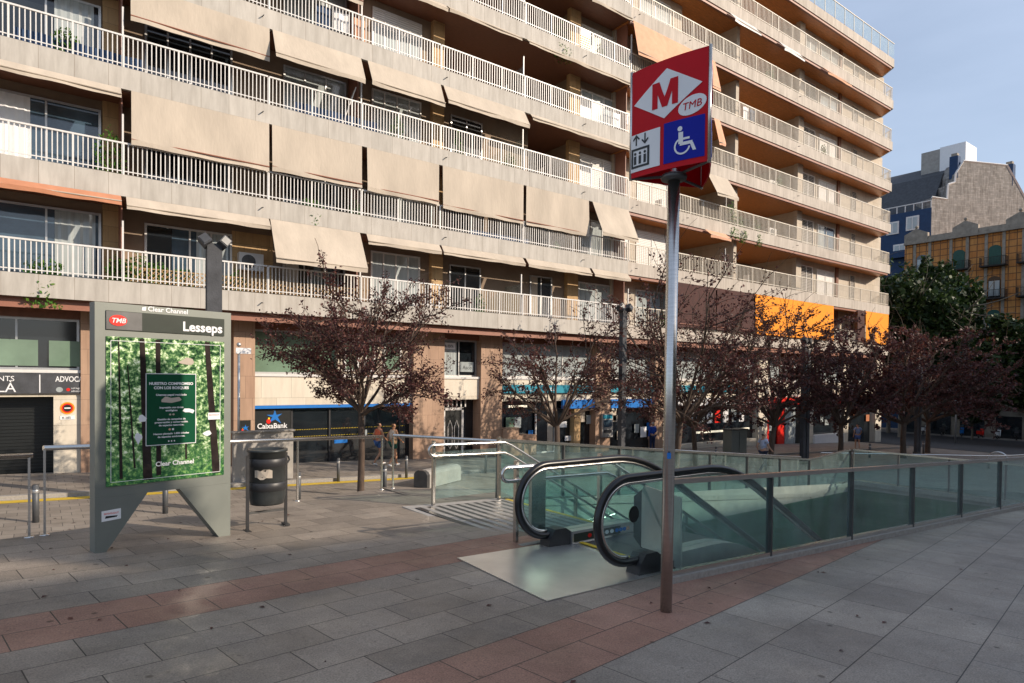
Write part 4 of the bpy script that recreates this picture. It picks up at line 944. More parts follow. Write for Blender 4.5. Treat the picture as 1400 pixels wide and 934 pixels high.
# ================================================================== LITTER BIN
c = (onA(338, 727)+onA(392, 719))/2
bn = thing('litter_bin', c, 'round dark grey litter bin hung between two steel posts with a torn sticker', 'bin')
a0_, a1_ = onA(338, 727), onA(392, 719); dx_ = (a1_-a0_).normalized(); c = Vector((c.x, c.y, c.z))
bd = MB().lathe([(.01, .32), (.2, .32), (.205, .34), (.222, .42), (.228, .98), (.245, .985), (.248, 1.0), (.245, 1.015), (.205, 1.015), (.205, .5), (.01, .48)], c, 36).build('bin_body', mat('bin_grey', (.045, .05, .05), .38, .3, .25, 5, coat=.1), bn)
for v in (.50, .80): MB().lathe([(.2265, v), (.232, v+.005), (.233, v+.10), (.2275, v+.105)], c, 36).build('band', M['blackp'], bd)
for p, s in ((a0_, -1), (a1_, 1)):
    q = MB(); e = c+dx_*s*.27; q.box(e.x-.018, e.x+.018, e.y-.012, e.y+.012, c.z, c.z+.95); q.box(e.x-.03, e.x+.03, e.y-.09, e.y+.09, c.z-.004, c.z+.02)
    q.build('post', M['blackp'], bn)
q = MB(); q.prism([c+dx_*-.26+Vector((0, 0, .20)), c+dx_*.26+Vector((0, 0, .20)), c+dx_*.26+Vector((0, 0, .23)), c+dx_*-.26+Vector((0, 0, .23))], (.0, .02, 0)); q.build('cross_bar', M['darkst'], bn)
vs = []; rr = random.Random(2); nf = Vector((-.25, -.97, 0)).normalized(); aa = math.atan2(nf.y, nf.x)-.25
poly2 = [(i/6, 0+rr.uniform(-.01, .02)) for i in range(7)]+[(1-i/6, .12+rr.uniform(-.03, .02)) for i in range(7)]
MB().prism([c+Vector((.2285*math.cos(aa-.45+u*.95), .2285*math.sin(aa-.45+u*.95), .66+v)) for u, v in poly2], nf*.002).build('torn_sticker', M['awning'], bd)
MB().tube([c+dx_*.26+Vector((0, 0, .93)), c+dx_*.31+Vector((0, 0, .90)), c+dx_*.32+Vector((0, 0, .86)), c+dx_*.29+Vector((0, 0, .82))], .012, 6).build('hook', M['blackp'], bd)

# ================================================================== GUARD RAILS
def guard(name, pts, posts, label, zt, group=None, r=.03):
    o = thing(name, (pts[0][0], pts[0][1], zt(*pts[0])-.98), label, 'railing', group)
    MB().tube([(x, y, zt(x, y)) for x, y in pts], r, 12).build('top_rail', M['steel'], o)
    for x, y, zg in posts: MB().box(x-.012, x+.012, y-.022, y+.022, zg-.02, zt(x, y)-.01).lathe([(.05, 0), (.05, .012), (.0, .012)], (x, y, zg-.003), 12).build('post', M['steel'], o)
    return o
g = lambda x: (x, 9.0+.4*x)
zt1 = lambda x, y: A(x, y)+1.0
guard('guard_rail', [g(.04), g(5.2)], [(*g(x), A(*g(x))) for x in (.05, 3.37, 5.19)], 'steel guard rail running behind the totem and the litter bin to the tree', zt1, 'guard rails along the plaza edge')
guard('guard_rail', [g(-6), g(-.06)], [(*g(x), A(*g(x))) for x in (-6, -3.2, -.09)], 'lower steel guard rail at the left edge of the photo, in front of the garage', lambda x, y: A(x, y)+.92, 'guard rails along the plaza edge')
r2_ = lambda x: (x, 11.1-(x-5.4)*(1.5/12.0))
zt2 = lambda x, y: A(5.3, 11.1)+1.02-(x-5.4)/12.0*1.05
guard('guard_rail', [r2_(5.42), r2_(17.4)], [(*r2_(x), ledge(*r2_(x))-.0) for x in (5.43, 8.3, 11.3, 14.4, 17.3)], 'long steel guard rail behind the stairs and the escalator', zt2, 'guard rails along the plaza edge')
# far rail glimpsed beyond the stairwell
guard('guard_rail', [(27, 14.0), (35, 10), (48, 4.0)], [(x, y, east(x, y)) for x, y in ((27, 14), (35, 10), (41, 7.2), (48, 4))], 'distant steel guard rail right of the dark trees', lambda x, y: east(x, y)+1.0)

# ================================================================== GLASS RAILINGS ROUND THE STAIRWELL
def glassrail(name, pts, zt, zg, label, postx, endpost=True, gm='glass', pw=.035, railm='steel', h0=.09):
    o = thing(name, (pts[0][0], pts[0][1], zg(*pts[0])), label, 'railing')
    for a, b in zip(pts, pts[1:]):
        A_, B_ = Vector((*a, 0)), Vector((*b, 0)); d = (B_-A_); L = d.length; d.normalize(); nn = Vector((-d.y, d.x, 0))
        ks = [min(max(t, 0), L) for t in postx(L)]
        for t0, t1 in zip(ks, ks[1:]):
            p, q = A_+d*(t0+.03), A_+d*(t1-.03)
            MB().prism([(p.x, p.y, zg(p.x, p.y)+h0), (q.x, q.y, zg(q.x, q.y)+h0), (q.x, q.y, zt(q.x, q.y)-.03), (p.x, p.y, zt(p.x, p.y)-.03)], nn*.012).build('glass_panel', M[gm], o)
        for t0 in ks:
            p = A_+d*t0; q = MB()
            pp = [p-d*pw*.4-nn*pw, p+d*pw*.4-nn*pw, p+d*pw*.4+nn*pw, p-d*pw*.4+nn*pw]
            q.prism([(v.x, v.y, zg(p.x, p.y)+.0) for v in pp], (0, 0, zt(p.x, p.y)-zg(p.x, p.y)-.028)); q.build('post', M['darkst'], o)
        q = MB(); z0, z1 = zt(*a), zt(*b)
        q.prism([A_-nn*.035+Vector((0, 0, z0-.028)), A_+nn*.035+Vector((0, 0, z0-.028)), A_+nn*.035+Vector((0, 0, z0+.02)), A_-nn*.035+Vector((0, 0, z0+.02))], B_-A_+Vector((0, 0, z1-z0))); q.build('top_rail', M[railm], o)
        q = MB(); z0, z1 = zg(*a), zg(*b)
        q.prism([A_-nn*.07+Vector((0, 0, z0-.05)), A_+nn*.09+Vector((0, 0, z0-.05)), A_+nn*.09+Vector((0, 0, z0+.065)), A_-nn*.07+Vector((0, 0, z0+.065))], B_-A_+Vector((0, 0, z1-z0))); q.build('base_kerb', M['kerb'], o)
        q = MB(); q.prism([A_-nn*.03+Vector((0, 0, z0+.066)), A_+nn*.03+Vector((0, 0, z0+.066)), A_+nn*.03+Vector((0, 0, z0+.11)), A_-nn*.03+Vector((0, 0, z0+.11))], B_-A_+Vector((0, 0, z1-z0))); q.build('glazing_channel', M['steel'], o)
    return o
zA1 = lambda x, y: A(x, y)+1.0
glassrail('glass_railing', [(4.98, 4.08), (20.0, 4.10)], zA1, A, 'near glass railing with dark steel posts, right of the metro pole', lambda L: [-.0]+[1.77+1.93*i for i in range(7)]+[L])
glassrail('glass_railing', [(20.0, 4.25), (20.0, 9.35)], lambda x, y: -.35, lambda x, y: -1.36, 'glass railing across the far end of the stairwell', lambda L: [0, L*.25, L*.5, L*.75, L], h0=.09)
zt3 = lambda x, y: .64-(x-6.4)/11.1*1.13 if x < 17.5 else -.49+(x-17.5)/2.5*.14
glassrail('glass_railing', [(6.5, 9.15), (17.5, 9.4)], zt3, lambda x, y: ledge(x, y)+.0, 'glass railing along the back edge of the stairwell under the long guard rail', lambda L: [L*i/7 for i in range(8)])
glassrail('glass_railing', [(17.5, 9.4), (19.95, 9.42)], zt3, lambda x, y: ledge(x, y)-.02, 'short rising glass railing at the far back corner of the stairwell', lambda L: [0, L])

# ================================================================== STAIRS
SZ = -.335
stc = thing('staircase', (4.7, 7.5, SZ), 'stair going down beside the escalator with a striped landing', 'staircase')
MB().prism([(4.62, 6.12, SZ-.3), (6.5, 6.12, SZ-.36), (6.5, 9.1, SZ-.36), (4.62, 9.1, SZ-.3)], (0, 0, .295)).build('landing', M['concrete'], stc)
q = MB(); q2 = MB()
for i in range(10):
    x = 4.72+i*.175; zz = SZ-.005-(x-4.62)*.032
    (q if i % 1 == 0 else q2).box(x, x+.085, 6.2, 8.85, zz, zz+.012)
q.build('dark_grip_strips', M['blackp'], stc)
mt = MB()
for i in range(10):
    x = 4.72+.0875+i*.175; zz = SZ-.005-(x-4.62)*.032; mt.box(x, x+.085, 6.2, 8.85, zz, zz+.016)
mt.build('metal_grip_strips', M['kerb'], stc)
MB().box(6.45, 6.52, 6.2, 8.85, SZ-.06, SZ-.04).build('yellow_nosing', M['yellow'], stc)
q = MB()
for i in range(30): q.box(6.5+i*.31, 6.5+(i+1)*.31+.02, 6.12, 8.95, SZ-.42-.175*(i+1), SZ-.06-.175*(i+1))
q.build('steps', M['concrete'], stc)
MB().box(4.66, 5.4, 6.02, 6.12, SZ-.1, SZ+.03).build('sill', M['kerb'], stc)
MB().box(4.80, 5.02, 6.03, 6.09, SZ+.12, SZ+.93).build('end_plate', M['steel'], stc)
# handrails of the stair
def loop_rail(name, Y, x0, xb, xe, top, low, label, posts, gside=0):
    o = thing(name, (x0, Y, SZ), label, 'handrail', 'stainless handrails of the stair')
    def line(h): return [(x0+.12, Y, SZ+h), (xb, Y, SZ+h-.03), (xb+.15, Y, SZ+h-.09), (xe, Y, SZ+h-.09-(xe-xb-.15)*.56)]
    hm = (top+low)/2; rr_ = (top-low)/2
    lp = [(x0+.12-rr_*1.1*math.sin(a), Y, SZ+hm+rr_*math.cos(a)) for a in [math.pi*i/8 for i in range(9)]]
    MB().tube(list(reversed(line(top)))+lp+line(low)[1:], .024, 10).build('double_rail', M['steel'], o)
    for x, h in posts:
        zt_ = SZ+top+.06 if x <= xb+.1 else SZ+top-.09-(x-xb-.15)*.56
        MB().box(x-.02, x+.02, Y+.05, Y+.11, zt_-1.12, zt_).build('post', M['steel'], o)
    for (xa, xc) in zip([p[0] for p in posts], [p[0] for p in posts][1:]):
        f = lambda x: 0 if x <= xb+.1 else (x-xb-.15)*.56
        MB().prism([(xa+.05, Y+.08, SZ+.08-f(xa)), (xc-.05, Y+.08, SZ+.08-f(xc)), (xc-.05, Y+.08, SZ+.84-f(xc)), (xa+.05, Y+.08, SZ+.84-f(xa))], (0, .012, 0)).build('glass_panel', M['glass'], o)
    return o
loop_rail('stair_handrail', 8.88, 4.95, 6.45, 13, .97, .79, 'double stainless handrail and glass on the far side of the stair', [(5.1, 1), (6.4, 1), (8.2, 1), (10.2, 1), (12.2, 1)])
loop_rail('stair_handrail', 6.16, 4.42, 6.2, 12, .97, .80, 'double stainless handrail between the stair and the escalator', [(4.72, 1), (6.15, 1), (8.0, 1), (10.0, 1)])

# ================================================================== ESCALATOR
ez = -.285
es = thing('escalator', (4.8, 5.1, ez), 'escalator going down between two glass balustrades with black handrails', 'escalator')
XB = 6.55; SL = math.tan(R(30))
def zdrop(x, r=1.0):                               # vertical drop of the sloping part, rounded at the bend
    d = x-XB
    if d <= -r*.5: return 0
    if d < r*.5: t = d+r*.5; return SL*t*t/(2*r)
    return SL*d
XE = 15.0
for Yb, xc, nm in ((4.45, 4.79, 0), (5.87, 4.90, 1)):
    z0 = ez-(0 if nm == 0 else .03); rad = .43; cz = z0+.565
    pts = [(5.05, Yb, cz-rad*.985), (xc+.12, Yb, cz-rad)]+[(xc-rad*math.sin(a), Yb, cz-rad*math.cos(a)) for a in [math.pi*i/22 for i in range(0, 23)]]
    top = cz+rad
    pts += [(x, Yb, top+.0-zdrop(x)) for x in [xc+.3+i*.15 for i in range(int((XE-xc)/.15))]]
    bl = MB()
    # glass panel following the handrail
    gp = [(xc-(rad-.05)*math.sin(a), Yb-.006, cz-(rad-.05)*math.cos(a)) for a in [math.pi*i/16 for i in range(2, 17)]]+[(x, Yb-.006, top-.05-zdrop(x)) for x in [xc+.3+i*.3 for i in range(int((XE-xc)/.3))]]
    xs_ = [p[0] for p in gp]; lowpts = [(x, Yb-.006, z0+.16-zdrop(x)) for x in reversed([p[0] for p in gp[14:]])]
    xm = min(xs_)
    bal = MB().prism(gp+lowpts, (0, .012, 0)).build('balustrade_glass', M['glass'], es)
    me = bal.data; bm = bmesh.new(); bm.from_mesh(me); bmesh.ops.triangulate(bm, faces=[f for f in bm.faces if len(f.verts) > 4]); bm.to_mesh(me); bm.free()
    MB().tube(pts, .042, 12, sx=1.0).build('handrail', M['black'], es)
    MB().tube([(p[0]+(.0), p[1], p[2]) for p in [(xc-(rad-.055)*math.sin(a), Yb, cz-(rad-.055)*math.cos(a)) for a in [math.pi*i/22 for i in range(0, 23)]]+[(x, Yb, top-.055-zdrop(x)) for x in [xc+.3+i*.2 for i in range(int((XE-xc)/.2))]]], .022, 8).build('handrail_guide', M['steel'], bal)
    # newel foot with the handrail inlet
    MB().prism([(4.86, Yb-.09, z0-.02), (5.22, Yb-.09, z0-.02), (5.22, Yb-.09, z0+.16), (5.14, Yb-.09, z0+.21), (4.97, Yb-.09, z0+.21), (4.90, Yb-.09, z0+.12)], (0, .18, 0)).build('handrail_inlet', M['blackp'], es)
    # decking and skirt
    xs2 = [5.22+i*.2 for i in range(int((XE-5.22)/.2))]
    dk = [(x, Yb-.12, z0+.16-zdrop(x)) for x in xs2]+[(x, Yb-.12, z0-.75-zdrop(x)) for x in reversed(xs2)]
    o = MB(); o.prism(dk, (0, .24, 0)); o = o.build('skirt_deck', M['alu'] if nm == 0 else M['steel2'], es)
    bm = bmesh.new(); bm.from_mesh(o.data); bmesh.ops.triangulate(bm, faces=[f for f in bm.faces if len(f.verts) > 4]); bm.to_mesh(o.data); bm.free()
    s_ = 1 if nm == 0 else -1
    if nm == 1:
        dk = [(x, Yb-.125, z0+.13-zdrop(x)) for x in xs2]+[(x, Yb-.125, z0+.03-zdrop(x)) for x in reversed(xs2)]
        MB().prism([(5.24, Yb-.125, z0+.03), (XB-.5, Yb-.125, z0+.03), (XB-.5, Yb-.125, z0+.13), (5.24, Yb-.125, z0+.13)], (0, .003, 0)).build('dark_band', M['charcoal'], o)
        rr = random.Random(4)
        for i, cc in enumerate(['signwhite', 'signwhite', 'signwhite', 'bankblue', 'bankblue', 'bankblue', 'awning3', 'ovalred']):
            x = [5.72, 5.80, 5.89, 5.98, 6.05, 6.12, 6.18, 5.5][i]; disc((x, Yb-.1265, z0+.08), .032, .025, M[cc], o, 'sticker')
# treads
q = MB()
for i in range(4): q.box(5.35+i*.4, 5.74+i*.4, 4.60, 5.72, ez-.20, ez-.015-max(0, i-2)*.05)
for i in range(20): q.box(6.75+i*.4, 7.15+i*.4, 4.60, 5.72, ez-.5-.23*(i+1), ez-.05-.23*(i+.2))
q.build('steps', M['darkst'], es)
MB().box(5.30, 5.36, 4.60, 5.72, ez-.012, ez-.002).build('yellow_comb', M['yellow'], es)
lp_ = [onA(629, 766), onA(751, 826), onA(888, 792), onA(786, 744)]
pp = [(3.52, 4.2), (5.3, 4.33), (5.3, 5.98), (3.64, 5.86)]
MB().prism([(x, y, A(x, y)+.004) for x, y in pp], (0, 0, .008)).build('landing_plate', M['steel2'], es)
MB().box(5.22, 5.9, 4.58, 5.75, ez-.3, ez-.02).build('comb_plate', M['steel2'], es)
# curved end shield beside the near newel
sh = thing('steel_shield', (5.35, 4.3, ez), 'upright brushed steel shield plate next to the near escalator newel', 'panel')
MB().prism([(5.42, 4.83, ez+.12), (5.32, 4.20, ez+.02), (5.30, 4.20, ez+.78), (5.38, 4.76, ez+.82), (5.43, 4.84, ez+.76)], (.02, -.004, 0)).build('plate', M['steel2'], sh)
MB().prism([(5.43, 4.84, ez+.10), (5.43, 4.84, ez+.76), (5.455, 4.98, ez+.66), (5.455, 4.98, ez+.2)], (.02, 0, 0)).build('dark_edge', M['blackp'], sh)
MB().box(5.33, 5.36, 4.3, 4.33, ez-.02, ez+.1).box(5.38, 5.41, 4.7, 4.73, ez-.02, ez+.1).build('foot', M['darkst'], sh)
disc((4.86, 4.435, ez+.62), .075, .085, M['black'], es, 'round_notice')
# pit end landing rail piece lower down
MB().tube([(7.4, 8.9, -1.2), (9.3, 8.9, -.95)], .015, 6).build('lower_rail_piece', M['steel'], stc)

# ================================================================== BOLLARDS
bproto = None
BL = [(-.06, 17.07, 'grey bollard at the far left, beyond the lower guard rail', 0), (2.4, 16.95, 'bollard seen between the legs of the totem', 0), (5.6, 17.1, 'bollard right of the litter bin, beside a guard rail post', 0), (8.35, 17.6, 'bollard between the tree and the guard rail gap', 0),
      (7.92, 20.2, 'thin bollard in front of the bank window, left of the tree', 1), (10.36, 20.1, 'thin bollard right of the two walking women', 1), (13.8, 20.2, 'thin bollard behind the stair glass', 1), (20.5, 17.1, 'bollard by the trees behind the long guard rail', 0), (26.9, 19.2, 'bollard near the walking man', 1), (36, 19.5, 'bollard in front of the red shop', 1), (39.2, 17.4, 'bollard beneath the dark trees', 0), (43.5, 17.4, 'bollard beneath the dark trees, just right of the far walker', 0), (46.8, 17.4, 'rightmost bollard beneath the dark trees', 0)]
for i, (x, y, lab, th_) in enumerate(BL):
    z = St(x)+(.11 if y > 20.48 else 0)
    if bproto is None:
        bproto = thing('bollard', (x, y, z), lab, 'bollard', 'bollards along the service lane')
        MB().tube([(0, 0, -.02), (0, 0, .80)], .062, 16).build('shaft', mat('bollard_grey', (.09, .095, .10), .5, .2), bproto, True)
        MB().lathe([(.064, .64), (.066, .645), (.066, .70), (.064, .705)], (0, 0, 0), 16).build('band', M['alu'], bproto, True)
        MB().lathe([(.062, .80), (.055, .82), (.0001, .83)], (0, 0, 0), 16).build('cap', M['darkst'], bproto, True)
    else: dup(bproto, (x, y, z), 0, lab, scale=(.8, .8, .95) if th_ else (1, 1, 1))

# ================================================================== STREET LAMPS
def lamp(x, y, h, lab, w=.15, tw=0):
    z = St(x); o = thing('street_lamp', (x, y, z), lab, 'street lamp', 'dark plank street lamps in the tree row')
    MB().box(x-w, x+w, y-.10, y+.10, z, z+h).build('post', M['slate'], o)
    MB().box(x-w-.04, x+w+.04, y-.14, y+.14, z, z+.25).build('base_collar', M['darkst'], o)
    if tw: MB().box(x+w+.12, x+w*3+.12, y-.10, y+.10, z, z+h-.4).build('second_post', M['slate'], o)
    for s in (-1, 1):
        p = Vector((x+s*.14, y-.1, z+h-.05)); T = Matrix.Translation(p) @ Matrix.Rotation(s*R(38), 4, 'Y') @ Matrix.Rotation(R(-18 if not tw else 0), 4, 'X')
        hd_ = MB().box(-.11, .11, -.14, .14, 0, .24, T).build('lamp_head', M['slate'], o)
        MB().box(-.09, .09, -.155, -.141, .03, .21, T).build('lamp_glass', M['darkst'], hd_)
    return o
lamp(3.46, 17.0, 6.55, 'grey plank street lamp with two spot heads standing behind the totem', .17)
lamp(18.1, 17.2, 6.5, 'black street lamp with two splayed spot heads behind the escalator', .11)
lamp(31.0, 17.0, 6.2, 'double posted dark street lamp right of the walking man', .11, 1)
lamp(44.6, 17.0, 6.0, 'dark street lamp among the shaded trees on the right', .11, 1)

# ================================================================== OTHER STREET FURNITURE
z = St(5.6)+.11
o = thing('concrete_screen', (5.6, 20.4, z), 'low pale concrete screen wall in front of the bank sign', 'screen wall')
MB().box(4.75, 6.55, 20.55, 20.75, z, z+1.52).build('panel', M['concrete'], o); MB().box(4.7, 6.6, 20.5, 20.8, z+1.521, z+1.57).build('coping', M['kerb'], o)
sp = thing('sign_post', (5.0, 21.0, St(5)+.11), 'thin grey post with a small street plate beside the brown pillar', 'sign post')
MB().tube([(5.0, 21, St(5)), (5.0, 21, 2.55)], .04, 8).build('post', M['alu'], sp); MB().box(4.9, 5.35, 20.94, 20.95, 2.4, 2.58).build('plate', M['signwhite'], sp); MB().ball((5.0, 21, 2.68), .07).build('finial', M['alu'], sp)
bx = thing('concrete_bench', (9.7, 17.9, St(10)), 'low rounded concrete block bench with a dark end left of the stair glass', 'bench')
d = Vector((2.2, 1.1, 0)).normalized(); nn = Vector((-d.y, d.x, 0)); p = Vector((9.75, 17.95, St(10)))
prof = [(-.25, 0), (.25, 0), (.25, .42), (.2, .5), (.1, .55), (-.1, .55), (-.2, .5), (-.25, .42)]
MB().prism([p+d*.16+nn*a+Vector((0, 0, b)) for a, b in prof], d*1.9).build('body', M['concrete'], bx); MB().prism([p+nn*a*1.02+Vector((0, 0, b*1.02)) for a, b in prof], d*.155).build('dark_end', M['darkst'], bx)
ub = thing('utility_cabinet', (28.2, 19.05, St(28.2)), 'dark grey utility cabinet on the pavement in front of the shop windows', 'cabinet')
z = St(28.2); MB().box(27.6, 28.9, 18.8, 19.3, z, z+1.62).build('body', M['bbgrey'], ub); MB().box(27.55, 28.95, 18.75, 19.35, z+1.621, z+1.68).build('lid', M['darkst'], ub); MB().box(28.24, 28.26, 18.79, 18.799, z+.1, z+1.55).build('door_gap', M['ink'], ub)
z = east(64.5, 21.5); o = thing('road_sign', (64.5, 21.5, z), 'tall thin post with a round road sign seen from behind at the crossing', 'road sign')
MB().tube([(64.5, 21.5, z), (64.5, 21.5, z+5.3)], .07, 8).build('post', M['alu'], o)
bearing_n = Vector((-.75, -.66, 0)); rr_ = Vector((.66, -.75, 0))
disc((64.43, 21.43, z+3.9), .55, .55, M['alu'], o, 'round_sign', rv=(.66, -.75, 0)); MB().box(64.1, 64.6, 21.2, 21.3, z+2.5, z+3.0).build('small_plate', M['darkst'], o)
# bicycle stands, parked scooters, far litter
def arch(x, y, lab):
    z = east(x, y); o = MB().tube([(x, y-.4, z)]+[(x, y-.4*math.cos(a), z+.55+.35*math.sin(a)) for a in [math.pi*i/10 for i in range(11)]]+[(x, y+.4, z)], .05, 8).build('bicycle_stand', M['alu'])
    return tag(o, lab, 'bicycle stand', 'bicycle stands')
arch(40, 11.4, 'hooped bicycle stand below the round road sign'); arch(40, 8.6, 'hooped bicycle stand near the right edge of the photo')
def scooter(x, y, rz, body, lab, first=None):
    z = east(x, y)+.02; o = thing('parked_scooter', (x, y, z), lab, 'scooter', 'scooters parked in front of the orange block')
    T = Matrix.Rotation(rz, 4, 'Z')
    for s in (-.62, .62):
        q = MB().tube([(s, .0+.26*math.cos(a)*0, 0) for a in (0,)]*1+[(s, 0, .01)], .01, 4) if False else MB()
        pts = [(s+.2*math.cos(a), 0, .25+.2*math.sin(a)) for a in [2*math.pi*i/14 for i in range(14)]]; q.tube([T @ Vector(p) for p in pts], .055, 6, closed=True)
        w = q.build('wheel', M['black'], o, True)
        MB().tube([T @ Vector((s, -.03, .25)), T @ Vector((s, .03, .25))], .15, 10).build('hub', M['alu'], w, True)
    MB().prism([T @ Vector(p) for p in ((-.85, -.17, .45), (-.2, -.17, .38), (-.05, -.17, .28), (.3, -.17, .28), (.42, -.17, .5), (.5, -.17, .95), (.38, -.17, .98), (.25, -.17, .42), (0, -.17, .42), (-.15, -.17, .75), (-.9, -.17, .82))], T @ Vector((0, .34, 0))).build('body', M[body], o, True)
    MB().prism([T @ Vector(p) for p in ((-.85, -.15, .83), (-.15, -.15, .77), (-.12, -.15, .86), (-.8, -.15, .95))], T @ Vector((0, .3, 0))).build('seat', M['blackp'], o, True)
    MB().tube([T @ Vector(p) for p in ((.38, -.33, 1.05), (.44, 0, 1.0), (.38, .33, 1.05))], .025, 6).build('handlebar', M['blackp'], o, True)
    MB().prism([T @ Vector(p) for p in ((.52, -.18, 1.0), (.52, .18, 1.0), (.38, .16, 1.4), (.38, -.16, 1.4))], T @ Vector((.02, 0, 0))).build('windscreen', M['glass2'], o, True)
for i, (y, c_, lab) in enumerate(((31, 'signwhite', 'white scooter, leftmost of the row below the orange block'), (29.2, 'blackp', 'black scooter next to the white one on the left'), (27.3, 'bankblue', 'blue scooter under the tall green tree'), (25.5, 'ovalred', 'red scooter in the middle of the parked row'), (23.9, 'signwhite', 'white scooter right of the red one'), (22.3, 'blackp', 'black scooter at the right end of the row'))):
    scooter(83.8, y, R(8*(i % 3)), c_, lab)
# ================================================================== TREES
def tree(name, loc, label, cat, group, H=6.0, th=2.0, rad=2.2, nl=9, ns=6, nt=5, per=22, ls=.11, seed=1, leafm='plum', barkm='bark', r0=.10, up_=.55, lean=(0, 0), skirt=0, child=None, flat_=1.0):
    rr = random.Random(seed); o = thing(name, loc, label, cat, group); W_ = MB(); lv = []; lf = []
    def rv3(): return Vector((rr.uniform(-1, 1), rr.uniform(-1, 1), rr.uniform(-1, 1)))
    def leaf(p, s):
        a = rv3().normalized(); b = a.cross(rv3()).normalized(); k = len(lv)
        s *= rr.uniform(.6, 1.25)
        lv.extend([tuple(p-a*s*.5), tuple(p+b*s*.30), tuple(p+a*s*.5), tuple(p-b*s*.30)]); lf.append((k, k+1, k+2, k+3))
    def inside(p):
        z = (p.z-th)/(H-th); c = .62
        e = ((p.x-lean[0]*1.2)/rad)**2+((p.y-lean[1]*1.2)/rad)**2+((z-c)/.62)**2
        return e < 1.1
    def branch(p, d, L, r, lev):
        if ls > .25 and lev == 2 and not inside(p): return
        pts = [p]; n = 5 if lev < 2 else 4
        for i in range(n):
            d = (d+rv3()*(.16+.06*lev)+Vector((0, 0, .05*up_))).normalized(); p = p+d*L/n; pts.append(p)
        W_.tube(pts, [max(.006, r*(1-.72*i/n)) for i in range(n+1)], 6 if lev == 0 else 4, cap=False)
        if lev == 2:
            for _ in range(per):
                t = rr.random(); i = min(n-1, int(t*n)); q = pts[i].lerp(pts[i+1], t*n-i)+rv3()*(.10 if ls < .2 else .45)
                if q.z < H*1.04 and (ls < .25 or inside(q)): leaf(q, ls)
            return
        k = ns if lev == 0 else nt
        for j in range(k):
            t = .28+.72*(j+rr.random()*.8)/k; t = min(t, .99); i = min(n-1, int(t*n)); q = pts[i].lerp(pts[i+1], t*n-i)
            out = Vector((q.x, q.y, 0)); out = out.normalized() if out.length > .1 else rv3()
            nd = (d*.55+rv3()*.75+out*.35*flat_+Vector((0, 0, .25*up_))).normalized()
            branch(q, nd, L*(.50 if lev == 0 else .52)*rr.uniform(.75, 1.15), r*.45, lev+1)
    top = Vector((lean[0], lean[1], th)); mid = Vector((lean[0]*.35+.03, lean[1]*.35, th*.5))
    W_.tube([(0, 0, -.15), (0, 0, .05), mid, top], [r0*1.35, r0*1.1, r0*.95, r0*.85], 10)
    for j in range(nl):
        a = 2*math.pi*(j+rr.random()*.6)/nl; el = R(rr.choice([25, 35, 48, 62, 78]))if nl > 4 else R(60)
        d = Vector((math.cos(a)*math.cos(el), math.sin(a)*math.cos(el), math.sin(el)))
        L = min(rad/max(.25, math.cos(el)), (H-th)/max(.3, math.sin(el)))*.80
        branch(top+Vector((0, 0, -rr.random()*.25*th*(.3 if th < 3 else 1))), d, L, r0*.55, 0)
    W_.build('trunk', M[barkm], o, True)
    me = bpy.data.meshes.new('crown'); me.from_pydata(lv, [], lf); me.materials.append(M[leafm]); c = bpy.data.objects.new('crown', me); COL.objects.link(c); c.parent = o
    return o
GP = 'purple leaved plum trees along the service lane'
def L(x, y=17.2): return (x, y, St(x))
t1 = tree('plum_tree', L(7.45, 17.3), 'purple leaved tree in front of the bank window, nearest of its row', 'tree', GP, 6.3, 2.5, 2.1, 13, 8, 6, 30, .085, 3, r0=.095)
t2 = tree('plum_tree', L(14.8), 'half bare reddish tree in front of the teal shop board', 'tree', GP, 5.9, 2.1, 2.4, 10, 6, 5, 15, .11, 5, r0=.11)
t3 = tree('plum_tree', L(20.6, 16.6), 'sparse purple tree just behind the metro pole', 'tree', GP, 8.2, 2.3, 3.4, 12, 7, 6, 20, .12, 8, r0=.13, lean=(.3, 0))
t4 = tree('plum_tree', L(28.4), 'purple tree with a leaning dark trunk beside the walking man', 'tree', GP, 7.3, 2.0, 3.4, 12, 7, 5, 26, .14, 12, r0=.13, lean=(.5, .1))
t5 = tree('plum_tree', L(35.3), 'dark plum tree in front of the red shop', 'tree', GP, 7.0, 2.0, 3.7, 12, 7, 5, 30, .17, 15, r0=.14)
dup(t5, L(41.5, 16.5), 2.1, 'dense dark plum tree in the shade, left of the far walker', scale=(1.12, 1.12, 1.05))
dup(t5, L(48.0, 17.6), 4.0, 'dense dark plum tree under the end of the apartment block', scale=(1.05, 1.05, 1.08))
dup(t3, L(24.0, 18.2), 3.3, 'sparse purple tree behind the utility cabinet', scale=(.85, .85, .85))
big = tree('plane_tree', (71, 28.5, east(71, 28.5)), 'tall dark green tree between the apartment block and the orange block', 'tree', 'big green street trees', 17, 5, 6.4, 14, 9, 7, 60, .55, 21, 'leaf', 'barkg', .28, .6); big.scale = (1.02, 1.02, 1.03)
dup(big, (77, 38, east(77, 38)), 1.3, 'green tree behind the tall one, showing left of it', scale=(.8, .8, .85))
dup(big, (70, 16.8, east(70, 16.8)), 2.4, 'green tree in front of the orange block at the right edge', scale=(.8, .8, .66))
dup(big, (78, 24.5, east(78, 24.5)), 4.4, 'lower green tree before the orange block beside the tall one', scale=(.38, .38, .34))
dup(big, (80, 33.5, east(80, 33.5)), 5.4, 'dark lower tree at the foot of the orange block', scale=(.8, .8, .62))
dup(big, (82, 12, east(82, 12)), .4, 'dark street tree at the far right of the photo', scale=(.75, .75, .5))
dup(big, (84, 46, east(84, 46)), 2.0, 'green tree beneath the blue building', scale=(.8, .8, .7))
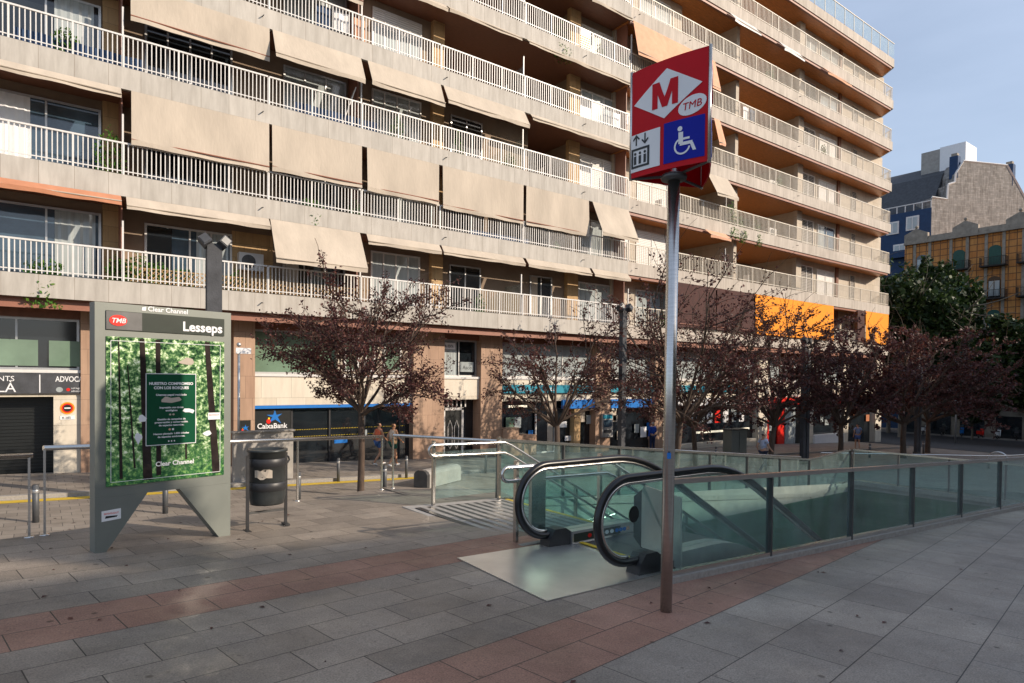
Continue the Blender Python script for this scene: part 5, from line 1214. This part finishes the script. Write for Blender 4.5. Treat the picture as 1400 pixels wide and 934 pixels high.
# unseen trees behind the viewer, sized to throw dappled shade on the foreground
for i, (x, y, s, lab) in enumerate(((9, -14, .60, 'plane tree behind the viewer on the left'), (16.5, -13.5, .60, 'plane tree behind the viewer, second from the left'), (24, -14, .60, 'plane tree behind the viewer, third from the left'), (32, -14, .60, 'plane tree behind the viewer, fourth from the left'), (40, -13, .60, 'plane tree behind the viewer on the right'))):
    dup(big, (x, y, A(x, y)), i*1.7, lab, 'unseen shade trees behind the viewer', scale=(s, s, s*1.03))
tree('plane_tree', (15, -10, A(15, -10)), 'unseen slender tree added behind the viewer to shade the metro sign', 'tree', None, 12.4, 10.6, .9, 8, 5, 5, 30, .30, 33, 'leaf', 'barkg', .12, .6)  # unseen tree, its high narrow crown shaped to keep sun off the sign

# ================================================================== PLANTS ON THE BALCONIES
def potplant(x, y, z, r, h, label, hang=0, seed=0, m='potleaf'):
    rr = random.Random(seed+int(x*7)); o = thing('potted_plant', (x, y, z), label, 'plant')
    MB().lathe([(.0, 0), (.10, 0), (.14, .22), (.155, .22), (.155, .26), (.12, .26), (.12, .2), (.0, .2)], (x, y, z), 14).build('pot', M['terra'], o)
    lv = []; lf = []; S_ = MB()
    for i in range(int(420*max(.6, r*2))):
        a = rr.random()*6.28; q = r*math.sqrt(rr.random()); zz = z+.25+rr.random()*h*(1-.4*q/r) if not (hang and rr.random() < .5) else z+.2-rr.random()*hang
        yy = y+q*math.sin(a)*.5 - (.18 if zz < z+.25 else 0)
        p = Vector((x+q*math.cos(a), yy, zz)); d = Vector((rr.uniform(-1, 1), rr.uniform(-1, 1), rr.uniform(-1, 1))).normalized(); b_ = d.orthogonal().normalized(); k = len(lv); s = rr.uniform(.08, .17)
        lv += [tuple(p-d*s/2), tuple(p+b_*s*.3), tuple(p+d*s/2), tuple(p-b_*s*.3)]; lf.append((k, k+1, k+2, k+3))
    for i in range(7):
        a = i*.9; S_.tube([(x, y, z+.2), (x+r*.5*math.cos(a), y+r*.25*math.sin(a), z+.25+h*.6)], .008, 4)
    S_.build('stem', M['bark'], o)
    me = bpy.data.meshes.new('foliage'); me.from_pydata(lv, [], lf); me.materials.append(M[m]); c = bpy.data.objects.new('foliage', me); COL.objects.link(c); c.parent = o; c.location = (-x, -y, -z)
PZ = lambda k: zk(k)+.68
for px, k, r, h, hg, lab in ((150, 1, .45, 1.35, 0, 'dark leafy potted plant on the second balcony at the left'), (160, 0, .3, .7, 0, 'plant in a terracotta pot behind the lowest railing, left of the white post'), (190, 0, .5, .85, 0, 'bushy flowering pot plant right of the white post on the lowest balcony'), (215, 0, .4, .7, 0, 'green pot plant in the middle of the lowest balcony above the totem'), (250, 0, .35, .6, .25, 'small trailing plant left of the grey lamp on the lowest balcony'), (322, 0, .4, .6, 0, 'pot plant right of the grey lamp on the lowest balcony'),
      (60, 0, .5, .4, .45, 'dry trailing plant hanging over the lowest fascia at the far left'), (425, 1, .45, .25, .3, 'trailing green plant on the second balcony above the tree'), (484, 1, .25, .5, 0, 'small flowering pot left of the divider on the second balcony'), (624, 2, .25, .95, 0, 'bright green plant standing on the third railing'), (694, 2, .35, .7, 0, 'green plant below the double awning on the third balcony'), (757, 1, .35, .25, .45, 'bright green trailing plant over the second balcony edge'),
      (761, 4, .6, .95, .35, 'big green bush on the high balcony left of the striped flag'), (815, 4, .3, .8, 0, 'leafy plant right of the striped flag'), (848, 4, .35, 1.1, 0, 'tall plant at the end of the balcony beside the salmon awning'), (995, 2, .5, 1.6, .3, 'large climbing plant on the right hand third balcony'), (1008, 2, .4, .8, .45, 'trailing plant right of the large climbing one'), (1030, 2, .35, .7, .4, 'small trailing plant near the air conditioner on the right'), (1045, 5, .4, .8, 0, 'green plant on the high right balcony under the white awning'), (452, 1+5, .4, .8, 0, 'plant on a top balcony'), (540, 2, .35, .8, 0, 'plant on the third balcony under the short awning edge'), (655, 0, .3, .8, 0, 'plant on the lowest balcony left of the glass divider'), (90, 2, .35, .8, 0, 'plant on the third balcony at the far left'), (905, 0, .35, .8, 0, 'plant on the lowest balcony just left of the metro pole'), (1060, 3, .3, .7, 0, 'plant beside the air conditioner on the fourth balcony'), (1120, 4, .3, .8, 0, 'plant before the white shutter on the right hand fifth balcony')):
    y = YF+.38; x = XF(px, y)
    potplant(x, y, PZ(k)-.38+.02 if False else zk(k)+.31, r, h+.36, lab, hg+.0 if not hg else hg+.35, k, 'potleaf')
# bamboo screen on the lowest balcony
o = thing('trellis_screen', (XF(170, YF+.2), YF+.2, zk(0)+.67), 'brown diamond trellis behind the railing of the lowest balcony', 'screen')
q = MB(); x0, x1 = XF(172, YF+.2), XF(490, YF+.2); z0 = zk(0)+.60
n = int((x1-x0)/.16)
for i in range(n):
    x = x0+i*.16; q.tube([(x, YF+.2, z0), (x+.55, YF+.2, z0+.55)], .014, 4, cap=False); q.tube([(x+.55, YF+.215, z0), (x, YF+.215, z0+.55)], .014, 4, cap=False)
q.box(x0, x1+.5, YF+.19, YF+.225, z0+.55, z0+.58); q.build('lattice', M['ochre'], o)
for i, (px, k, lab) in enumerate(((100, 2, 'folding chair on the third balcony at the far left'), (640, 3, 'folding chair in the deep fourth balcony left of centre'), (690, 3, 'folding chair beside the glass divider of the fourth balcony'), (560, 2, 'folding chair on the third balcony below the short awning'), (740, 2, 'folding chair in the open third balcony left of the ochre pier'), (900, 2, 'folding chair on the third balcony of the right hand part'), (1020, 1, 'folding chair on the second balcony of the right hand part'))):
    y = YF+.75; x = XF(px, y); z = zk(k)+.31; o = thing('folding_chair', (x, y, z), lab, 'chair', 'folding chairs on the balconies')
    MB().box(x-.22, x+.22, y-.2, y+.2, z+.43, z+.46).build('seat', M['white'], o); MB().box(x-.22, x-.19, y-.2, y+.22, z+.46, z+.95).build('backrest', M['white'], o)
    for sx in (-.2, .2):
        for sy in (-.18, .18): MB().tube([(x+sx, y+sy, z), (x+sx*.9, y+sy*.9, z+.44)], .014, 5).build('leg', M['alu'], o)
for i, (px, k, lab, cs) in enumerate(((430, 3, 'laundry on a line behind the fourth railing above the tree', 'bluew signwhite awning3'), (235, 3, 'laundry on the fourth balcony over the wide awning', 'signwhite bankblue'), (560, 4, 'laundry on the fifth balcony near the window with white frames', 'signwhite awning2 panepale'), (1010, 4, 'laundry on the right hand fifth balcony', 'signwhite bluew'), (820, 3, 'laundry hanging on the fourth balcony beside the metro sign', 'panepale signwhite'))):
    y = YF+.45; x = XF(px, y); o = thing('laundry_line', (x, y, zk(k)+1.6), lab, 'laundry'); MB().tube([(x-.3, y, zk(k)+1.72), (x+2.1, y, zk(k)+1.72)], .006, 4).build('line', M['alu'], o)
    for j, c_ in enumerate(cs.split()):
        q = MB(); n = 7; w_ = .55; xa = x+j*.68; vs = [(xa+w_*t/(n-1), y+.02*math.sin(t*1.7+j), zz) for zz in (zk(k)+.9+.12*(j % 2), zk(k)+1.72) for t in range(n)]; q.add(vs, [(t, t+1, n+t+1, n+t) for t in range(n-1)]); q.build('garment', M[c_], o)
# striped flag, laundry, dish things
fl = thing('striped_flag', (XF(795, YF), YF-.02, zk(4)+.9), 'yellow and red striped flag hanging on a high balcony railing', 'flag')
x0 = XF(788, YF); q = MB(); q.box(x0, x0+.62, YF+.0, YF+.012, zk(4)+.75, zk(4)+1.62); q.build('cloth', M['signwhite'], fl); q = MB()
for i in range(5): q.box(x0+.0, x0+.62, YF-.004, YF-.001, zk(4)+.78+i*.11, zk(4)+.83+i*.11)
q.build('stripes', M['orange'], fl)
ln = thing('folded_drying_rack', (XF(470, YF), YF+.4, zk(2)+.31), 'white folding drying rack leaning on the third balcony divider', 'drying rack')
q = MB(); xr = XF(478, YF)
for s in (0, .3): q.tube([(xr+s*.2-.35, YF+.3+s, zk(2)+.4), (xr+s*.2+.3, YF+.3+s, zk(2)+2.3)], .025, 6)
for i in range(8): t = i/8; q.tube([(xr-.35+.65*t, YF+.3, zk(2)+.4+1.9*t), (xr-.29+.65*t, YF+.6, zk(2)+.4+1.9*t)], .012, 5)
q.build('frame', M['white'], ln)
for i, (px, k, c_, lab) in enumerate(((20, 2, 'bankblue', 'blue laundry behind the third railing at the far left'), (400, 2, 'bankblue', 'long blue cloth behind the third railing, mid left'), (640, 1, 'bankblue', 'blue screen cloth low behind the second railing'))):
    x = XF(px, YF+.3); o = thing('hung_cloth', (x, YF+.3, zk(k)+.7), lab, 'cloth'); q = MB(); n = 14; vs = [(x+j*.25, YF+.3+.03*math.sin(j*1.9), zk(k)+zz) for zz in (.4, 1.15 if k == 2 else .95) for j in range(n)]
    q.add(vs, [(j, j+1, n+j+1, n+j) for j in range(n-1)]); q.build('fabric', M['bluew'], o)

# ================================================================== PEOPLE
def skinned(name, pts, edges, m, parent, T, sub=2):
    me = bpy.data.meshes.new(name); ks = list(pts); me.from_pydata([T @ Vector(pts[k][0]) for k in ks], [(ks.index(a), ks.index(b)) for a, b in edges], [])
    o = bpy.data.objects.new(name, me); COL.objects.link(o)
    md = o.modifiers.new('skin', 'SKIN'); md.use_smooth_shade = True
    for i, k in enumerate(ks):
        r = pts[k][1]; me.skin_vertices[0].data[i].radius = (r, r) if not isinstance(r, tuple) else r
        me.skin_vertices[0].data[i].use_root = (i == 0)
    sb = o.modifiers.new('sub', 'SUBSURF'); sb.levels = sub; sb.render_levels = sub
    bpy.context.view_layer.update()
    me2 = bpy.data.meshes.new_from_object(o.evaluated_get(bpy.context.evaluated_depsgraph_get())); bpy.data.objects.remove(o)
    me2.materials.clear(); me2.materials.append(m); me2.name = name
    for p in me2.polygons: p.use_smooth = True
    q = bpy.data.objects.new(name, me2); COL.objects.link(q); q.parent = parent; return q
def cloth(name, c): return mat(name, c, .85, 0, .12, 12)
def person(loc, rz, label, pose, top, bottom, hair, shoes, H=1.70, short=True, long_hair=False, sleeve=.5, legs_full=False, female=False, bag=None, skin_='skin'):
    """local frame: facing +X, left hand +Y"""
    o = thing('person', loc, label, 'person'); T = Matrix.Rotation(rz, 4, 'Z') @ Matrix.Scale(H/1.70, 4)
    sw = .165 if female else .185
    J = {'pelvis': ((0, 0, .96), .115), 'spine': ((.0, 0, 1.12), .10), 'chest': ((.01, 0, 1.30), .125), 'upchest': ((0, 0, 1.40), .10), 'neck': ((.0, 0, 1.47), .052), 'skull': ((.02, 0, 1.55), .070), 'head': ((.025, 0, 1.62), .085), 'crown': ((.015, 0, 1.68), .058)}
    E_ = [('pelvis', 'spine'), ('spine', 'chest'), ('chest', 'upchest'), ('upchest', 'neck'), ('neck', 'skull'), ('skull', 'head'), ('head', 'crown')]
    for s, sd in ((1, 'l'), (-1, 'r')):
        P = pose[sd]
        J['sh'+sd] = ((0, s*sw, 1.405), .052); J['el'+sd] = (P['el'], .038); J['wr'+sd] = (P['wr'], .026)
        w, e = Vector(P['wr']), Vector(P['el']); d = (w-e).normalized(); J['pa'+sd] = (tuple(w+d*.06), (.036, .02)); 
        E_ += [('upchest', 'sh'+sd), ('sh'+sd, 'el'+sd), ('el'+sd, 'wr'+sd), ('wr'+sd, 'pa'+sd)]
        side = Vector((1, 0, 0)) if abs(d.x) < .8 else Vector((0, 0, 1))
        for j, (of, ln_) in enumerate(((-.03, .065), (-.01, .08), (.01, .075), (.03, .06))):
            a = w+d*.06+side*of; b = a+d*ln_*.55; c = b+d*ln_*.4+Vector((.012, -s*.012, 0))
            J[f'f{sd}{j}a'] = (tuple(b), .0095); J[f'f{sd}{j}b'] = (tuple(c), .008); E_ += [('pa'+sd, f'f{sd}{j}a'), (f'f{sd}{j}a', f'f{sd}{j}b')]
        tpt = w+d*.045+side*.045; J['th'+sd] = (tuple(tpt), .010); E_.append(('wr'+sd, 'th'+sd))
        J['hi'+sd] = ((0, s*.085, .90), .088); J['kn'+sd] = (P['kn'], .053); J['ca'+sd] = (tuple(Vector(P['kn']).lerp(Vector(P['an']), .35)), .052); J['an'+sd] = (P['an'], .033)
        t_ = Vector(P['an'])+Vector(P.get('toe', (.16, 0, -.05))); hl = Vector(P['an'])+Vector((-.035, 0, -.04)); J['to'+sd] = (tuple(t_), .028)
        E_ += [('pelvis', 'hi'+sd), ('hi'+sd, 'kn'+sd), ('kn'+sd, 'ca'+sd), ('ca'+sd, 'an'+sd), ('an'+sd, 'to'+sd)]
    body = skinned('body', J, E_, M[skin_], o, T)
    # clothing: slightly larger shells over the same joints
    K = {'chest': (J['chest'][0], .143), 'pelvis': ((0, 0, 1.0), .122), 'spine': (J['spine'][0], .118), 'upchest': ((0, 0, 1.405), .112)}; E2 = [('chest', 'spine'), ('spine', 'pelvis'), ('chest', 'upchest')]
    for sd in 'lr':
        K['sh'+sd] = (J['sh'+sd][0], .066); E2.append(('upchest', 'sh'+sd))
        if sleeve: K['sl'+sd] = (tuple(Vector(J['sh'+sd][0]).lerp(Vector(J['el'+sd][0]), sleeve)), .058); E2.append(('sh'+sd, 'sl'+sd))
        if sleeve == 1: K['cu'+sd] = (tuple(Vector(J['el'+sd][0]).lerp(Vector(J['wr'+sd][0]), .9)), .042); E2.append(('sl'+sd, 'cu'+sd))
    skinned('top', K, E2, top, o, T)
    K = {'pelvis': ((0, 0, .965), .130)}; E2 = []
    for sd in 'lr':
        K['hi'+sd] = (J['hi'+sd][0], .104); E2.append(('pelvis', 'hi'+sd)); k = Vector(J['kn'+sd][0]); h = Vector(J['hi'+sd][0])
        if legs_full: K['kn'+sd] = (tuple(k), .068); K['an'+sd] = (tuple(k.lerp(Vector(J['an'+sd][0]), .93)), .055); E2 += [('hi'+sd, 'kn'+sd), ('kn'+sd, 'an'+sd)]
        else: K['kn'+sd] = (tuple(h.lerp(k, .55)), .088); E2.append(('hi'+sd, 'kn'+sd))
    skinned('trousers' if legs_full else 'shorts', K, E2, bottom, o, T)
    for sd in 'lr':
        a = Vector(J['an'+sd][0])-Vector((0, 0, .025)); t_ = Vector(J['to'+sd][0]); hl = a-Vector((t_.x-a.x, t_.y-a.y, 0))*.25
        skinned('shoe', {'a': (tuple(a), .043), 'h': (tuple(hl-Vector((0, 0, .02))), .036), 't': (tuple(t_), .036), 't2': (tuple(t_+(t_-a)*.15), .03)}, [('a', 'h'), ('a', 't'), ('t', 't2')], shoes, o, T)
    hp = {'a': ((-.005, 0, 1.655), .094), 'b': ((-.045, 0, 1.60), .078)}; he = [('a', 'b')]
    if long_hair: hp['c'] = ((-.075, 0, 1.69), .052); he.append(('b', 'c'))
    skinned('hair', hp, he, hair, o, T)
    # face
    fc = MB()
    for s in (1, -1): fc.ball((.104, s*.030, 1.605), .011)
    fc.v = [tuple(T @ Vector(v)) for v in fc.v]; fc.build('eyes', M['ink'], body, True)
    fc = MB(); fc.ball((.113, 0, 1.575), .014, (1, .8, 1.4)).ball((.098, 0, 1.54), .014, (.5, 1.8, .5))
    for s in (1, -1): fc.ball((.01, s*.088, 1.59), .02, (.8, .4, 1.3))
    fc.v = [tuple(T @ Vector(v)) for v in fc.v]; fc.build('facial_features', M[skin_], body, True)
    if bag:
        q = MB(); q.box(-.30, -.10, -.33, -.22, .92, 1.16, T); q.tube([T @ Vector(p) for p in ((-.2, -.28, 1.16), (-.05, -.16, 1.46), (.08, .02, 1.38), (.06, .15, 1.15))], .012, 6); q.build('shoulder_bag', bag, o, True)
    return o
stride = lambda f: dict(l=dict(el=(-.12, .22, 1.15), wr=(.0, .24, .92), kn=(.20*f, .09, .52), an=(.26*f, .09, .08), toe=(.15, 0, -.03)), r=dict(el=(.08, -.22, 1.14), wr=(.26, -.20, 1.0), kn=(.02, -.09, .50), an=(-.30*f, -.09, .14), toe=(.13, 0, -.10)))
stand = dict(l=dict(el=(-.03, .23, 1.13), wr=(.04, .24, .88), kn=(.02, .10, .50), an=(.0, .10, .08)), r=dict(el=(.02, -.22, 1.15), wr=(.22, -.18, 1.12), kn=(.02, -.10, .50), an=(.0, -.10, .08)))
brown = cloth('brown_hair', (.10, .05, .025)); dark = cloth('dark_hair', (.02, .015, .012)); wht = cloth('white_cloth', (.7, .7, .68))
zf = St(10.9)+.12
M['tan'] = mat('tanned_skin', (.50, .26, .15), .5, 0, .06, 8)  # browner base tone for the two tanned women
person((10.95, 22.35, zf), R(15), 'brown haired woman in tan top and dark green shorts walking with a bag', stride(1), cloth('tan_top', (.70, .60, .50)), cloth('green_shorts', (.01, .09, .06)), brown, wht, 1.66, long_hair=True, sleeve=0, female=True, bag=cloth('tan_bag', (.42, .26, .14)), skin_='tan')
person((10.62, 22.95, zf), R(12), 'woman in rust top and blue shorts walking left of the one with the bag', stride(.95), cloth('rust_top', (.75, .17, .08)), cloth('blue_shorts', (.05, .12, .30)), dark, wht, 1.66, long_hair=True, sleeve=0, female=True, skin_='tan')
person((24.9, 15.4, St(24.9)), R(-12), 'man in a pale blue t-shirt and dark trousers walking behind the escalator glass', stride(1.05), cloth('pale_blue_shirt', (.45, .52, .68)), cloth('navy_trousers', (.02, .03, .06)), dark, cloth('dark_shoes', (.03, .03, .03)), 1.76, legs_full=True)
person((44.6, 20.6, east(44.6, 20.6)), R(35), 'far walker in blue t-shirt and shorts seen from behind in the shade', stride(.7), cloth('light_blue_top', (.22, .30, .50)), cloth('mid_blue_shorts', (.08, .16, .42)), dark, wht, 1.78)
xq = XF(893, 22.9); person((xq, 22.9, St(xq)+.12), R(80), 'white haired person in a bright blue jacket standing by the shop doorway', stand, cloth('blue_jacket', (.01, .07, .42)), cloth('dark_trousers', (.02, .03, .08)), wht, cloth('shoes', (.03, .03, .03)), 1.66, sleeve=1, legs_full=True)

# ================================================================== SMALL LITTER
rr = random.Random(11); q = MB()
for i in range(120):
    x, y = rr.uniform(-2, 9), rr.uniform(2.0, 10.5)
    if x > 3.2 and y > 4.0: continue
    a = rr.random()*6.28; s = rr.uniform(.012, .035); z = A(x, y)+.004
    q.add([(x+s*math.cos(a), y+s*math.sin(a), z), (x-s*.5*math.sin(a), y+s*.5*math.cos(a), z+.006), (x-s*math.cos(a), y-s*math.sin(a), z+.002), (x+s*.5*math.sin(a), y-s*.5*math.cos(a), z+.008)], [(0, 1, 2, 3)])
tag(q.build('fallen_leaves', M['plum']), kind='stuff')
